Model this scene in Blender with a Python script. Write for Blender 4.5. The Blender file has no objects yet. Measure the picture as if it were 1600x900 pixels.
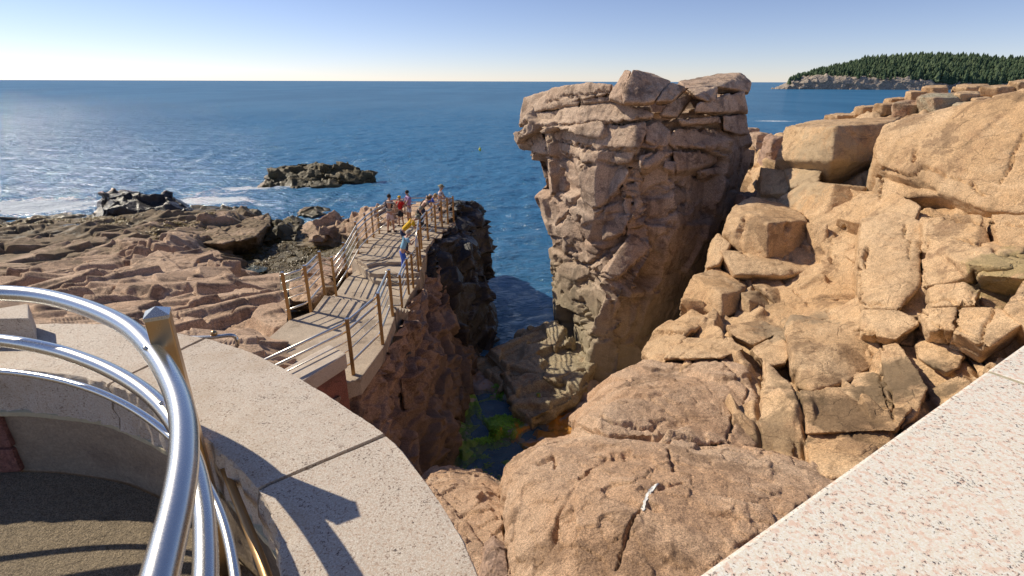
import bpy, bmesh, math, random
import numpy as np
from mathutils import Vector, Matrix

random.seed(7)
C = bpy.context.scene
COL = C.collection
R = math.radians

# ------------------------------------------------------------------ camera
F, CX, CY = 820.0, 800.0, 450.0
PITCH, ROLL = math.atan(323.0 / 820.0), R(0.18)
cp, sp = math.cos(PITCH), math.sin(PITCH)
cr, sr = math.cos(ROLL), math.sin(ROLL)
cam = bpy.data.cameras.new('camera')
cam.sensor_width = 36.0
cam.lens = F / 1600.0 * 36.0
cam.clip_start = 0.02
cam.clip_end = 60000
camo = bpy.data.objects.new('camera', cam)
COL.objects.link(camo)
camo.matrix_world = Matrix.Rotation(math.pi / 2 - PITCH, 4, 'X') @ Matrix.Rotation(ROLL, 4, 'Z')
C.camera = camo

# ------------------------------------------------------------------ light
SUN = Vector((-0.909, 0.417, 0.0)).normalized() * math.cos(R(37.8)) + Vector((0, 0, math.sin(R(37.8))))
w = bpy.data.worlds.new('World')
C.world = w
w.use_nodes = True
nt = w.node_tree
bg = nt.nodes['Background']
sky = nt.nodes.new('ShaderNodeTexSky')
sky.sky_type = 'NISHITA'
sky.sun_disc = False
sky.sun_elevation = R(37.8)
sky.sun_rotation = math.atan2(SUN.x, SUN.y)
sky.altitude = 0
sky.air_density = 0.7
sky.dust_density = 0.05
sky.ozone_density = 1.5
tint = nt.nodes.new('ShaderNodeMix'); tint.data_type = 'RGBA'; tint.blend_type = 'MULTIPLY'
tint.inputs[0].default_value = 1.0; tint.inputs[7].default_value = (1.10, 1.01, 1.13, 1)
nt.links.new(sky.outputs[0], tint.inputs[6])
nt.links.new(tint.outputs[2], bg.inputs[0])
bg.inputs[1].default_value = 0.105
sl = bpy.data.lights.new('sun', 'SUN')
sl.energy = 5.0
sl.angle = R(0.5)
sl.color = (1.0, 0.90, 0.73)
so = bpy.data.objects.new('sun', sl)
COL.objects.link(so)
so.rotation_euler = SUN.to_track_quat('Z', 'Y').to_euler()
so.location = (-20, 10, 30)
C.view_settings.view_transform = 'Standard'
C.view_settings.look = 'None'
C.view_settings.exposure = 0.0
C.view_settings.gamma = 1.0
C.cycles.diffuse_bounces = 2

# ------------------------------------------------------------------ place points
SEA = -10.5


def ray(px, py):
    u, v = px - CX, CY - py
    a = u * cr - v * sr
    b = u * sr + v * cr
    return a, F * cp + b * sp, b * cp - F * sp


class Pt(tuple):
    pass


def P(px, py, d):
    """d > 0: distance ahead of the overlook; d < 0: height."""
    x, y, z = ray(px, py)
    k = d / y if d > 0 else d / z
    return Pt((x * k, y * k, z * k))


def PZ(px, z, Y):
    """column px of the view at height z and distance Y"""
    dep = Y * cp - z * sp
    return ((px - CX) / F * dep, Y, z)


# ------------------------------------------------------------------ numpy noise
def _h(ix, iy, iz, s):
    n = (ix.astype(np.int64) * 73856093) ^ (iy.astype(np.int64) * 19349663) ^ (iz.astype(np.int64) * 83492791) ^ (s * 2654435761)
    n = n & 0xffffffff
    n = ((n ^ (n >> 16)) * 0x45d9f3b) & 0xffffffff
    n = ((n ^ (n >> 16)) * 0x45d9f3b) & 0xffffffff
    n = n ^ (n >> 16)
    return (n & 0xffffff).astype(np.float64) / float(0xffffff)


def vnoise(Q, s=0):
    i = np.floor(Q).astype(np.int64)
    f = Q - i
    f = f * f * f * (f * (f * 6 - 15) + 10)
    out = np.zeros(len(Q))
    for dx in (0, 1):
        wx = f[:, 0] if dx else 1 - f[:, 0]
        for dy in (0, 1):
            wy = f[:, 1] if dy else 1 - f[:, 1]
            for dz in (0, 1):
                wz = f[:, 2] if dz else 1 - f[:, 2]
                out += wx * wy * wz * _h(i[:, 0] + dx, i[:, 1] + dy, i[:, 2] + dz, s)
    return out * 2 - 1


def fbm(Q, s=0, o=4, g=0.5):
    t = np.zeros(len(Q)); a = 1.0; k = 1.0; n = 0
    for j in range(o):
        t += a * vnoise(Q * k + 17.3 * j, s + j)
        n += a; a *= g; k *= 2.03
    return t / n


def rotm(ax, ay, az):
    m = Matrix.Rotation(R(az), 3, 'Z') @ Matrix.Rotation(R(ay), 3, 'Y') @ Matrix.Rotation(R(ax), 3, 'X')
    return np.array(m)


def rotn(n, spin=0):
    """frame whose third axis is n"""
    n = Vector(n).normalized()
    q = n.to_track_quat('Z', 'Y').to_matrix() @ Matrix.Rotation(R(spin), 3, 'Z')
    return np.array(q)


def cells(Q, s=0, jit=0.8):
    """block-like cells: F1, F2-F1, cell randoms (N,3), offset to centre (N,3)"""
    i = np.floor(Q).astype(np.int64)
    f = Q - i
    N = len(Q)
    F1 = np.full(N, 9.0); F2 = np.full(N, 9.0)
    cid = np.zeros((N, 3)); off = np.zeros((N, 3)); cid2 = np.zeros((N, 3)); off2 = np.zeros((N, 3))
    for dx in (-1, 0, 1):
        for dy in (-1, 0, 1):
            for dz in (-1, 0, 1):
                jx, jy, jz = i[:, 0] + dx, i[:, 1] + dy, i[:, 2] + dz
                r0 = _h(jx, jy, jz, s + 1); r1 = _h(jx, jy, jz, s + 2); r2 = _h(jx, jy, jz, s + 3)
                vx = dx + 0.5 + (r0 - 0.5) * jit - f[:, 0]
                vy = dy + 0.5 + (r1 - 0.5) * jit - f[:, 1]
                vz = dz + 0.5 + (r2 - 0.5) * jit - f[:, 2]
                ax, ay, az = np.abs(vx), np.abs(vy), np.abs(vz)
                d = 0.65 * np.maximum(np.maximum(ax, ay), az) + 0.35 * np.sqrt(ax * ax + ay * ay + az * az)
                m = d < F1
                m2 = (~m) & (d < F2)
                cr_ = np.stack([r0, r1, r2], 1); cv_ = np.stack([vx, vy, vz], 1)
                cid2[m] = cid[m]; off2[m] = off[m]
                cid2[m2] = cr_[m2]; off2[m2] = cv_[m2]
                F2 = np.where(m, F1, np.minimum(F2, d))
                F1 = np.where(m, d, F1)
                cid[m] = cr_[m]; off[m] = cv_[m]
    return F1, F2 - F1, cid, off, cid2, off2


def fracture(V, rot, size, amp, tilt=0.5, cw=0.08, cd=0.5, warp=0.07, s=0, step=0.05):
    """displacement (m) of jointed rock: every cell steps out or in and leans; joints are recessed"""
    Q = (V @ rot) / np.array(size)
    if warp:
        Q = Q + warp * np.stack([fbm(V * 0.9, s + 31, 3), fbm(V * 0.9, s + 41, 3), fbm(V * 0.9, s + 51, 3)], 1)
    F1, B, cid, off, cid2, off2 = cells(Q, s)

    def hh(c, o):
        r = (c * 7.31) % 1.0
        t = (o * (r - 0.5) * 2).sum(1)
        return amp * ((c[:, 0] * 3.7 + c[:, 1] * 5.1) % 1.0 - 0.5) + amp * tilt * t * 2
    k = 0.5 + 0.5 * np.clip(B / step, 0, 1)
    h = hh(cid, off) * k + hh(cid2, off2) * (1 - k)
    e = np.clip(B / cw, 0, 1)
    pres = np.clip(fbm(V * 1.3, s + 71, 2) * 2 + 0.65, 0, 1)      # joints open and close along their length
    return h - (1 - e) * amp * cd * pres


# ------------------------------------------------------------------ objects
def prop(o, label=None, cat=None, group=None, kind=None):
    if label: o['label'] = label
    if cat: o['category'] = cat
    if group: o['group'] = group
    if kind: o['kind'] = kind
    return o


def empty(name, loc=(0, 0, 0), rz=0.0, **k):
    o = bpy.data.objects.new(name, None)
    o.empty_display_size = 0.2
    o.location = loc
    o.rotation_euler = (0, 0, rz)
    COL.objects.link(o)
    return prop(o, **k)


def link(name, me, mat=None, parent=None, smooth=True, loc=None, **k):
    o = bpy.data.objects.new(name, me)
    if mat is not None and not me.materials: me.materials.append(mat)
    if smooth: me.polygons.foreach_set('use_smooth', [True] * len(me.polygons))
    COL.objects.link(o)
    if parent is not None: o.parent = parent
    if loc is not None: o.location = loc
    return prop(o, **k)


def pmesh(name, v, f):
    me = bpy.data.meshes.new(name)
    me.from_pydata([tuple(map(float, a)) for a in v], [], f)
    me.update()
    return me


def pobj(name, v, f, mat, parent=None, base=(0, 0, 0), smooth=False, **k):
    b = np.array(base)
    return link(name, pmesh(name, np.array(v, float) - b, f), mat, parent, smooth, None if parent else tuple(base), **k)


def grid_mesh(name, V, nu, nv):
    """V (nv*nu,3) fast"""
    me = bpy.data.meshes.new(name)
    me.vertices.add(nu * nv)
    me.vertices.foreach_set('co', np.asarray(V, np.float32).ravel())
    j, i = np.mgrid[0:nv - 1, 0:nu - 1]
    a = (j * nu + i).ravel()
    q = np.stack([a, a + nu, a + nu + 1, a + 1], 1).astype(np.int32)
    n = len(q)
    me.loops.add(n * 4)
    me.loops.foreach_set('vertex_index', q.ravel())
    me.polygons.add(n)
    me.polygons.foreach_set('loop_start', np.arange(0, n * 4, 4, dtype=np.int32))
    me.polygons.foreach_set('loop_total', np.full(n, 4, np.int32))
    me.update(calc_edges=True)
    me.validate()
    return me


def gnormals(G):
    du = np.gradient(G, axis=1); dv = np.gradient(G, axis=0)
    n = np.cross(dv, du)
    n /= np.linalg.norm(n, axis=2, keepdims=True) + 1e-9
    return n


def upsample(rows, nu, nv, blur=0.3):
    A = np.array(rows, float)
    m, n, _ = A.shape
    tv = np.linspace(0, m - 1, nv); tu = np.linspace(0, n - 1, nu)
    B = np.zeros((nv, n, 3))
    for j in range(n):
        for c in range(3): B[:, j, c] = np.interp(tv, np.arange(m), A[:, j, c])
    G = np.zeros((nv, nu, 3))
    for i in range(nv):
        for c in range(3): G[i, :, c] = np.interp(tu, np.arange(n), B[i, :, c])

    def box(G, ax, k):
        k = max(1, int(k))
        pad = [(0, 0)] * 3; pad[ax] = (k, k)
        H = np.cumsum(np.pad(G, pad, mode='reflect', reflect_type='odd'), axis=ax)
        L = G.shape[ax]
        s1 = [slice(None)] * 3; s2 = [slice(None)] * 3
        s1[ax] = slice(2 * k, 2 * k + L); s2[ax] = slice(0, L)
        return (H[tuple(s1)] - H[tuple(s2)]) / (2 * k)
    for _ in range(2):
        G = box(G, 0, blur * nv / (m - 1)); G = box(G, 1, blur * nu / (n - 1))
    return G


def planar(V, N, rot, size, tilt, offs, step=0.04, s=0, warp=0.06, cw=0.03, cd=0.05, lim=0.4):
    """each joint-bounded block of the surface becomes one flat face, stepped and leaning a little"""
    Q = (V @ rot) / np.array(size)
    Q = Q + warp * np.stack([fbm(V * 0.7, s + 31, 3), fbm(V * 0.7, s + 41, 3), fbm(V * 0.7, s + 51, 3)], 1)
    F1, B, cid, off, cid2, off2 = cells(Q, s, 0.95)
    key = np.round(cid[:, 0] * 1e7) + np.round(cid[:, 1] * 1e3) * 1e8
    key2 = np.round(cid2[:, 0] * 1e7) + np.round(cid2[:, 1] * 1e3) * 1e8
    u, inv = np.unique(key, return_inverse=True)
    cnt = np.bincount(inv)
    c = np.stack([np.bincount(inv, V[:, i]) / cnt for i in range(3)], 1)
    n = np.stack([np.bincount(inv, N[:, i]) / cnt for i in range(3)], 1)
    rng = np.random.RandomState(s + 7)
    ln = np.linalg.norm(n, axis=1, keepdims=True)
    n = n / (ln + 1e-9) + rng.randn(len(u), 3) * math.tan(R(tilt)) * .6
    n /= np.linalg.norm(n, axis=1, keepdims=True)
    o = (rng.rand(len(u)) - .5) * offs

    def dis(i, ok):
        nn_ = n[i]
        t = ((c[i] - V) * nn_).sum(1) / np.maximum((N * nn_).sum(1), .35)
        return np.where(ok, np.clip(t, -lim, lim) + o[i], 0)
    d1 = dis(inv, np.ones(len(V), bool))
    j = np.clip(np.searchsorted(u, key2), 0, len(u) - 1)
    ok = u[j] == key2
    d2 = np.where(ok, dis(j, ok), d1)
    k = 0.5 + 0.5 * np.clip(B / step, 0, 1)
    pres = np.clip(fbm(V * 1.1, s + 71, 2) * 2 + 0.5, 0, 1)
    return d1 * k + d2 * (1 - k) - np.clip(1 - B / cw, 0, 1) * cd * pres


def cracks(V, lines, wide, deep):
    """depth of traced fissures at the vertices V"""
    x, y, z = V[:, 0], V[:, 1], V[:, 2]
    dep = np.maximum(y * cp - z * sp, .05)
    a = F * x / dep; b = F * (z * cp + y * sp) / dep
    u = a * cr + b * sr; v = -a * sr + b * cr
    px, py = CX + u, CY - v
    wob = vnoise(V * 3.0, 5) * 5.0 + vnoise(V * 9.0, 6) * 3.0 + vnoise(V * 25.0, 7) * 1.2
    px = px + wob; py = py + vnoise(V * 4.0, 8) * 5.0 + vnoise(V * 12.0, 9) * 2.5
    best = np.full(len(V), 1e9)
    for ln in lines:
        n = len(ln) - 1
        for i in range(n):
            (x0, y0), (x1, y1) = ln[i], ln[i + 1]
            L2 = (x1 - x0) ** 2 + (y1 - y0) ** 2
            t = np.clip(((px - x0) * (x1 - x0) + (py - y0) * (y1 - y0)) / L2, 0, 1)
            dd = np.hypot(px - x0 - t * (x1 - x0), py - y0 - t * (y1 - y0))
            w_ = 0.45 + 0.55 * math.sin(math.pi * min(1, (i + .7) / (n + .4)))
            best = np.minimum(best, dd / w_)
    k = np.clip(1 - best / wide, 0, 1)
    return deep * np.sqrt(k) * np.clip(fbm(V * 3.0, 12, 3) * 1.6 + .8, .15, 1)


def displace(V, N, layers, s=0, shape=None, blur=0):
    d = np.zeros(len(V))
    for L in layers:
        if L[0] == 'c': d += L[1]
        elif L[0] == 'p': d += planar(V, N, L[1], L[2], L[3], L[4], s=s + L[5], **(L[6] if len(L) > 6 else {}))
        elif L[0] == 'k': d -= cracks(V, L[1], L[2], L[3])
        elif L[0] == 'f':
            d += fracture(V, L[1], L[2], L[3], tilt=L[4] if len(L) > 4 else 0.5, s=s + L[5] if len(L) > 5 else s,
                          cw=L[6] if len(L) > 6 else 0.08, cd=L[7] if len(L) > 7 else 0.5, step=L[8] if len(L) > 8 else 0.05)
        else:
            d += L[2] * fbm(V / L[1], s + 5, L[3] if len(L) > 3 else 4, 0.55)
    if shape is not None:
        g = d.reshape(shape)
        for _ in range(blur):
            g = np.pad(g, 1, mode='edge')
            g = (g[:-2, 1:-1] + 2 * g[1:-1, 1:-1] + g[2:, 1:-1]) / 4
            g = np.pad(g, ((0, 0), (1, 1)), mode='edge')
            g = (g[:, :-2] + 2 * g[:, 1:-1] + g[:, 2:]) / 4
        d = g.ravel()
    return V + N * d[:, None]


def sheet(name, rows, nu, nv, layers, mat, s=0, blur=0.3, flip=1, parent=None, raw=False, soft=1, **k):
    pts = [[q if (raw or isinstance(q, Pt)) else P(*q) for q in r] for r in rows]
    G = upsample(pts, nu, nv, blur)
    N = gnormals(G)
    N = N.reshape(-1, 3) * flip
    V = displace(G.reshape(-1, 3), N, layers, s, (nv, nu), soft)
    o = link(name, grid_mesh(name, V, nu, nv), mat, parent, **k)
    return o


def hull_bm(pts_list):
    bm = bmesh.new()
    for pts in pts_list:
        vs = [bm.verts.new(p) for p in pts]
        r = bmesh.ops.convex_hull(bm, input=vs, use_existing_faces=False)
        kill = list({g for g in r['geom_interior'] + r['geom_unused'] if isinstance(g, bmesh.types.BMVert)})
        bmesh.ops.delete(bm, geom=kill, context='VERTS')
    return bm


def loft_add(bm, levels):
    rings = [[bm.verts.new(p) for p in lv] for lv in levels]
    n = len(rings[0])
    for a, b in zip(rings, rings[1:]):
        for i in range(n):
            bm.faces.new((a[i], a[(i + 1) % n], b[(i + 1) % n], b[i]))
    bm.faces.new(rings[0][::-1]); bm.faces.new(rings[-1])
    bmesh.ops.recalc_face_normals(bm, faces=bm.faces)


def rock_from_bm(name, bm, voxel, layers, mat, parent=None, s=0, base=None, smooth_it=0, **k):
    me = bpy.data.meshes.new(name)
    bm.to_mesh(me); bm.free()
    t = bpy.data.objects.new('tmp', me); COL.objects.link(t)
    m = t.modifiers.new('r', 'REMESH'); m.mode = 'VOXEL'; m.voxel_size = voxel; m.adaptivity = 0
    if smooth_it:
        q = t.modifiers.new('s', 'SMOOTH'); q.factor = 0.5; q.iterations = smooth_it
    dg = bpy.context.evaluated_depsgraph_get()
    out = bpy.data.meshes.new_from_object(t.evaluated_get(dg))
    bpy.data.objects.remove(t); bpy.data.meshes.remove(me)
    n = len(out.vertices)
    V = np.zeros(n * 3, np.float32); N = np.zeros(n * 3, np.float32)
    out.vertices.foreach_get('co', V); out.vertices.foreach_get('normal', N)
    V = V.reshape(-1, 3).astype(float); N = N.reshape(-1, 3).astype(float)
    V = displace(V, N, layers, s)
    if base is None and parent is None:
        base = (V[:, 0].mean(), V[:, 1].mean(), V[:, 2].min())
    if base is not None and parent is None:
        V = V - np.array(base)
    if parent is not None:
        V = V - np.array(parent.location)
    out.vertices.foreach_set('co', V.astype(np.float32).ravel())
    out.update()
    out.name = name
    out.materials.clear()
    return link(name, out, mat, parent, True, tuple(base) if (base is not None and parent is None) else None, **k)


def away(p, t, dn=0.7):
    v = Vector((p[0], p[1], 0)).normalized()
    return (p[0] + v.x * t, p[1] + v.y * t, p[2] - dn * t)


def block_pts(vs, thick=1.0, dn=0.7):
    pts = [v if isinstance(v, Pt) else P(*v) for v in vs]
    return pts + [away(p, thick, dn) for p in pts]


# ------------------------------------------------------------------ materials
def newmat(name):
    m = bpy.data.materials.new(name); m.use_nodes = True
    return m, m.node_tree.nodes, m.node_tree.links, m.node_tree.nodes['Principled BSDF']


def nn(N, t, **k):
    n = N.new(t)
    for a, b in k.items(): setattr(n, a, b)
    return n


def mixc(N, L, fac, a, b, mode='MIX'):
    m = N.new('ShaderNodeMix'); m.data_type = 'RGBA'; m.blend_type = mode
    for s_, v in ((0, fac), (6, a), (7, b)):
        if hasattr(v, 'links'): L.new(v, m.inputs[s_])
        elif s_ == 0: m.inputs[0].default_value = v
        else: m.inputs[s_].default_value = (*v, 1)
    return m.outputs[2]


def mathn(N, L, op, a, b=None, clamp=False):
    m = N.new('ShaderNodeMath'); m.operation = op; m.use_clamp = clamp
    for i, v in enumerate((a, b)):
        if v is None: continue
        if hasattr(v, 'links'): L.new(v, m.inputs[i])
        else: m.inputs[i].default_value = v
    return m.outputs[0]


def ramp(N, L, x, a, b):
    m = N.new('ShaderNodeMapRange'); m.inputs[1].default_value = a; m.inputs[2].default_value = b
    m.interpolation_type = 'SMOOTHSTEP'
    L.new(x, m.inputs[0]); return m.outputs[0]


def noise(N, L, pos, scale, detail=4, rough=0.55, dist=0.0):
    n = N.new('ShaderNodeTexNoise'); n.inputs['Scale'].default_value = scale
    n.inputs['Detail'].default_value = detail; n.inputs['Roughness'].default_value = rough
    n.inputs['Distortion'].default_value = dist
    L.new(pos, n.inputs['Vector']); return n.outputs[0]


def voro(N, L, pos, scale, feature='F1', out=0):
    n = N.new('ShaderNodeTexVoronoi'); n.feature = feature; n.inputs['Scale'].default_value = scale
    L.new(pos, n.inputs['Vector']); return n.outputs[out]


def scaled(N, L, pos, sx, sy, sz, rot=(0, 0, 0)):
    m = N.new('ShaderNodeMapping'); m.inputs['Scale'].default_value = (sx, sy, sz)
    m.inputs['Rotation'].default_value = [R(a) for a in rot]
    L.new(pos, m.inputs[0]); return m.outputs[0]


def rock_mat(name, c1, c2, c3, zone=None, dark=(0.035, 0.03, 0.024), mid=None, grain=30.0, bump=0.5, stain=None, streak=None, fine=1.0, rough=0.85, facet=2.2, fdist=0.05, facet_s=0.5):
    """c1 main, c2 lighter, c3 stain colour; zone=(z_lo,z_hi): tide-darkened below"""
    m, N, L, B = newmat(name)
    pos = N.new('ShaderNodeNewGeometry').outputs['Position']
    n1 = noise(N, L, pos, 0.45, 5, 0.6, 0.6)
    n2 = noise(N, L, pos, 2.6, 6, 0.65, 0.3)
    n3 = noise(N, L, pos, grain, 5, 0.7)
    col = mixc(N, L, ramp(N, L, n1, 0.35, 0.65), c1, c2)
    col = mixc(N, L, mathn(N, L, 'MULTIPLY', ramp(N, L, n2, 0.5, 0.72), 0.6), col, c3)
    n4 = noise(N, L, scaled(N, L, pos, 1.0, 1.3, 1.7, (10, 20, 30)), 0.95, 9, 0.68, 0.4)
    col = mixc(N, L, mathn(N, L, 'MULTIPLY', ramp(N, L, n4, 0.54, 0.60), 0.55), col, tuple(v * .5 for v in c3))
    col = mixc(N, L, mathn(N, L, 'MULTIPLY', ramp(N, L, n4, 0.46, 0.36), 0.5), col, tuple(min(.8, v * 1.22) for v in c2))
    # mineral grain
    v = voro(N, L, pos, grain * 2.6, 'F1', 1)
    sepn = N.new('ShaderNodeSeparateColor'); L.new(v, sepn.inputs[0])
    g = mathn(N, L, 'ADD', mathn(N, L, 'MULTIPLY', sepn.outputs[0], 0.6 * fine), 1 - 0.30 * fine)
    g = mathn(N, L, 'MULTIPLY', g, mathn(N, L, 'ADD', mathn(N, L, 'MULTIPLY', n3, 0.9), 0.55))
    gc = N.new('ShaderNodeCombineColor')
    for i in range(3): L.new(g, gc.inputs[i])
    col = mixc(N, L, 1.0, col, gc.outputs[0], 'MULTIPLY')
    if streak is not None:
        ps = scaled(N, L, pos, 2.2, 2.2, 0.35)
        k = ramp(N, L, noise(N, L, ps, 1.0, 5, 0.6, 0.5), 0.52, 0.68)
        col = mixc(N, L, mathn(N, L, 'MULTIPLY', k, streak[1]), col, streak[0])
    rgh = rough
    if zone:
        sx = N.new('ShaderNodeSeparateXYZ'); L.new(pos, sx.inputs[0])
        zz = mathn(N, L, 'ADD', sx.outputs[2], mathn(N, L, 'MULTIPLY', mathn(N, L, 'SUBTRACT', n1, 0.5), 3.0))
        zz = mathn(N, L, 'ADD', zz, mathn(N, L, 'MULTIPLY', mathn(N, L, 'SUBTRACT', n2, 0.5), 2.0))
        if mid is not None:
            col = mixc(N, L, ramp(N, L, zz, zone[2], zone[1]), mixc(N, L, 0.75, col, mid), col)
        k = ramp(N, L, zz, zone[0], zone[1] if mid is None else zone[2])
        col = mixc(N, L, k, mixc(N, L, 0.88, col, dark), col)
        rr = N.new('ShaderNodeMapRange'); rr.inputs[3].default_value = 0.38; rr.inputs[4].default_value = rough
        L.new(k, rr.inputs[0]); L.new(rr.outputs[0], B.inputs['Roughness'])
    else:
        B.inputs['Roughness'].default_value = rough
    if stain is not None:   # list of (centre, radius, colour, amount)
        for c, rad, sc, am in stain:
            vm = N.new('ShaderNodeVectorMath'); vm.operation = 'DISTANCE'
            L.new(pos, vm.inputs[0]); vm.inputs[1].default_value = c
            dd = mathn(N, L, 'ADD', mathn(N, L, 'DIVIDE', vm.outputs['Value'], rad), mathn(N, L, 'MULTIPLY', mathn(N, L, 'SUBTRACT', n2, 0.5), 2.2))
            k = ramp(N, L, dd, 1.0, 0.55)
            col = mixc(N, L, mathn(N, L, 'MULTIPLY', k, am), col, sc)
    L.new(col, B.inputs['Base Color'])
    B.inputs['Specular IOR Level'].default_value = 0.35
    b1 = N.new('ShaderNodeBump'); b1.inputs['Strength'].default_value = bump; b1.inputs['Distance'].default_value = 0.06
    hsum = mathn(N, L, 'ADD', mathn(N, L, 'MULTIPLY', n3, 0.25), noise(N, L, pos, grain * 0.27, 8, 0.72, 0.4))
    L.new(hsum, b1.inputs['Height'])
    # small broken facets and hairline cracks
    wv = N.new('ShaderNodeVectorMath'); wv.operation = 'SCALE'; wv.inputs[3].default_value = 0.5
    wn = N.new('ShaderNodeTexNoise'); wn.inputs['Scale'].default_value = 1.3; wn.inputs['Detail'].default_value = 5
    L.new(pos, wn.inputs['Vector']); L.new(wn.outputs[1], wv.inputs[0])
    wa = N.new('ShaderNodeVectorMath'); wa.operation = 'ADD'; L.new(pos, wa.inputs[0]); L.new(wv.outputs[0], wa.inputs[1])
    pm = scaled(N, L, wa.outputs[0], 1.0, 1.6, 2.3, (20, 15, 35))
    f1 = N.new('ShaderNodeSeparateColor'); L.new(voro(N, L, pm, facet, 'F1', 1), f1.inputs[0])
    f2 = N.new('ShaderNodeSeparateColor'); L.new(voro(N, L, pm, facet * 3.1, 'F1', 1), f2.inputs[0])
    ck = mathn(N, L, 'MULTIPLY', mathn(N, L, 'MAXIMUM', ramp(N, L, voro(N, L, scaled(N, L, pm, .5, 1.0, 1.0), facet * .5, 'DISTANCE_TO_EDGE', 0), 0.0, 0.012), ramp(N, L, n2, .5, .42)), 0.22)
    fh = mathn(N, L, 'ADD', mathn(N, L, 'ADD', f1.outputs[0], mathn(N, L, 'MULTIPLY', f2.outputs[0], 0.4)), ck)
    b2 = N.new('ShaderNodeBump'); b2.inputs['Strength'].default_value = facet_s; b2.inputs['Distance'].default_value = fdist
    L.new(fh, b2.inputs['Height']); L.new(b1.outputs[0], b2.inputs['Normal'])
    L.new(b2.outputs[0], B.inputs['Normal'])
    return m


def simple(name, col, rough=0.7, metal=0.0, bump=0, bscale=60, var=0.0):
    m, N, L, B = newmat(name)
    B.inputs['Base Color'].default_value = (*col, 1); B.inputs['Roughness'].default_value = rough
    B.inputs['Metallic'].default_value = metal
    pos = N.new('ShaderNodeTexCoord').outputs['Object']
    n = noise(N, L, pos, bscale, 4)
    if var:
        L.new(mixc(N, L, n, tuple(c * (1 - var) for c in col), tuple(min(1, c * (1 + var)) for c in col)), B.inputs['Base Color'])
    if bump:
        b = N.new('ShaderNodeBump'); b.inputs['Strength'].default_value = bump; b.inputs['Distance'].default_value = 0.01
        L.new(n, b.inputs['Height']); L.new(b.outputs[0], B.inputs['Normal'])
    return m


M = {}
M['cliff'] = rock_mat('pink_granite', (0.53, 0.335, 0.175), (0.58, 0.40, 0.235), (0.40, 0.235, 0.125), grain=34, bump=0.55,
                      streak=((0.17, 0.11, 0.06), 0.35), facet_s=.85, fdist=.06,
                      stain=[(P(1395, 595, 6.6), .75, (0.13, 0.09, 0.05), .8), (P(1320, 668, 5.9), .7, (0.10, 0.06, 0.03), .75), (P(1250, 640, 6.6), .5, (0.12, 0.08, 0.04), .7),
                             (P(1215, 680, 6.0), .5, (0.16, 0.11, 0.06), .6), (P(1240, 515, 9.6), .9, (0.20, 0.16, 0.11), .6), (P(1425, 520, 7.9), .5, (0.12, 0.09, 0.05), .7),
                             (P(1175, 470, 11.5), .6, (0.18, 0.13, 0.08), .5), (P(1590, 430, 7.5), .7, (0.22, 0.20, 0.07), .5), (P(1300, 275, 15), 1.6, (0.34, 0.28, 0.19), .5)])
M['boulder'] = rock_mat('coarse_pink_granite', (0.54, 0.34, 0.205), (0.60, 0.42, 0.28), (0.42, 0.25, 0.14), grain=45, bump=0.9, fine=1.4, facet_s=.2)
M['far_cliff'] = rock_mat('pale_granite', (0.42, 0.25, 0.15), (0.36, 0.32, 0.22), (0.28, 0.19, 0.12), grain=12, bump=0.4)
M['pillar'] = rock_mat('weathered_granite', (0.44, 0.305, 0.215), (0.52, 0.39, 0.285), (0.22, 0.14, 0.095), zone=(-11.3, -5.4, -9.4), mid=(0.27, 0.235, 0.155),
                       dark=(0.16, 0.14, 0.08), grain=20, bump=0.6, streak=((0.13, 0.09, 0.07), 0.5), facet=1.6, fdist=.07)
M['shore'] = rock_mat('tidal_granite', (0.47, 0.31, 0.20), (0.53, 0.37, 0.25), (0.24, 0.16, 0.11), zone=(-10.5, -8.3, -9.3), mid=(0.15, 0.115, 0.06),
                      dark=(0.05, 0.042, 0.02), grain=18, bump=0.6, facet_s=.85, fdist=.08, facet=1.8)
M['chasm'] = rock_mat('chasm_rock', (0.42, 0.27, 0.19), (0.34, 0.23, 0.165), (0.18, 0.12, 0.09), zone=(-10.8, -6.8, -9.2), mid=(0.19, 0.14, 0.10),
                      dark=(0.03, 0.027, 0.02), grain=18, bump=0.7)
M['wet'] = rock_mat('black_wet_rock', (0.05, 0.042, 0.037), (0.03, 0.028, 0.026), (0.09, 0.075, 0.062), grain=14, bump=0.8, rough=0.36)
M['weed_rock'] = rock_mat('weedy_rock', (0.085, 0.065, 0.025), (0.14, 0.105, 0.05), (0.05, 0.042, 0.018), zone=(-11, -9.2), dark=(0.055, 0.042, 0.01), grain=12, bump=0.9, rough=0.6)
M['ledge'] = rock_mat('olive_ledge', (0.30, 0.245, 0.155), (0.37, 0.30, 0.19), (0.36, 0.22, 0.11), grain=16, bump=0.6, rough=0.6)
# ------------------------------------------------------------------ joint sets
JR = rotm(12, -10, 28)
JR2 = rotm(-20, 25, -35)
JR3 = rotm(5, 38, 15)
I3 = rotm(0, 0, 20)

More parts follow.
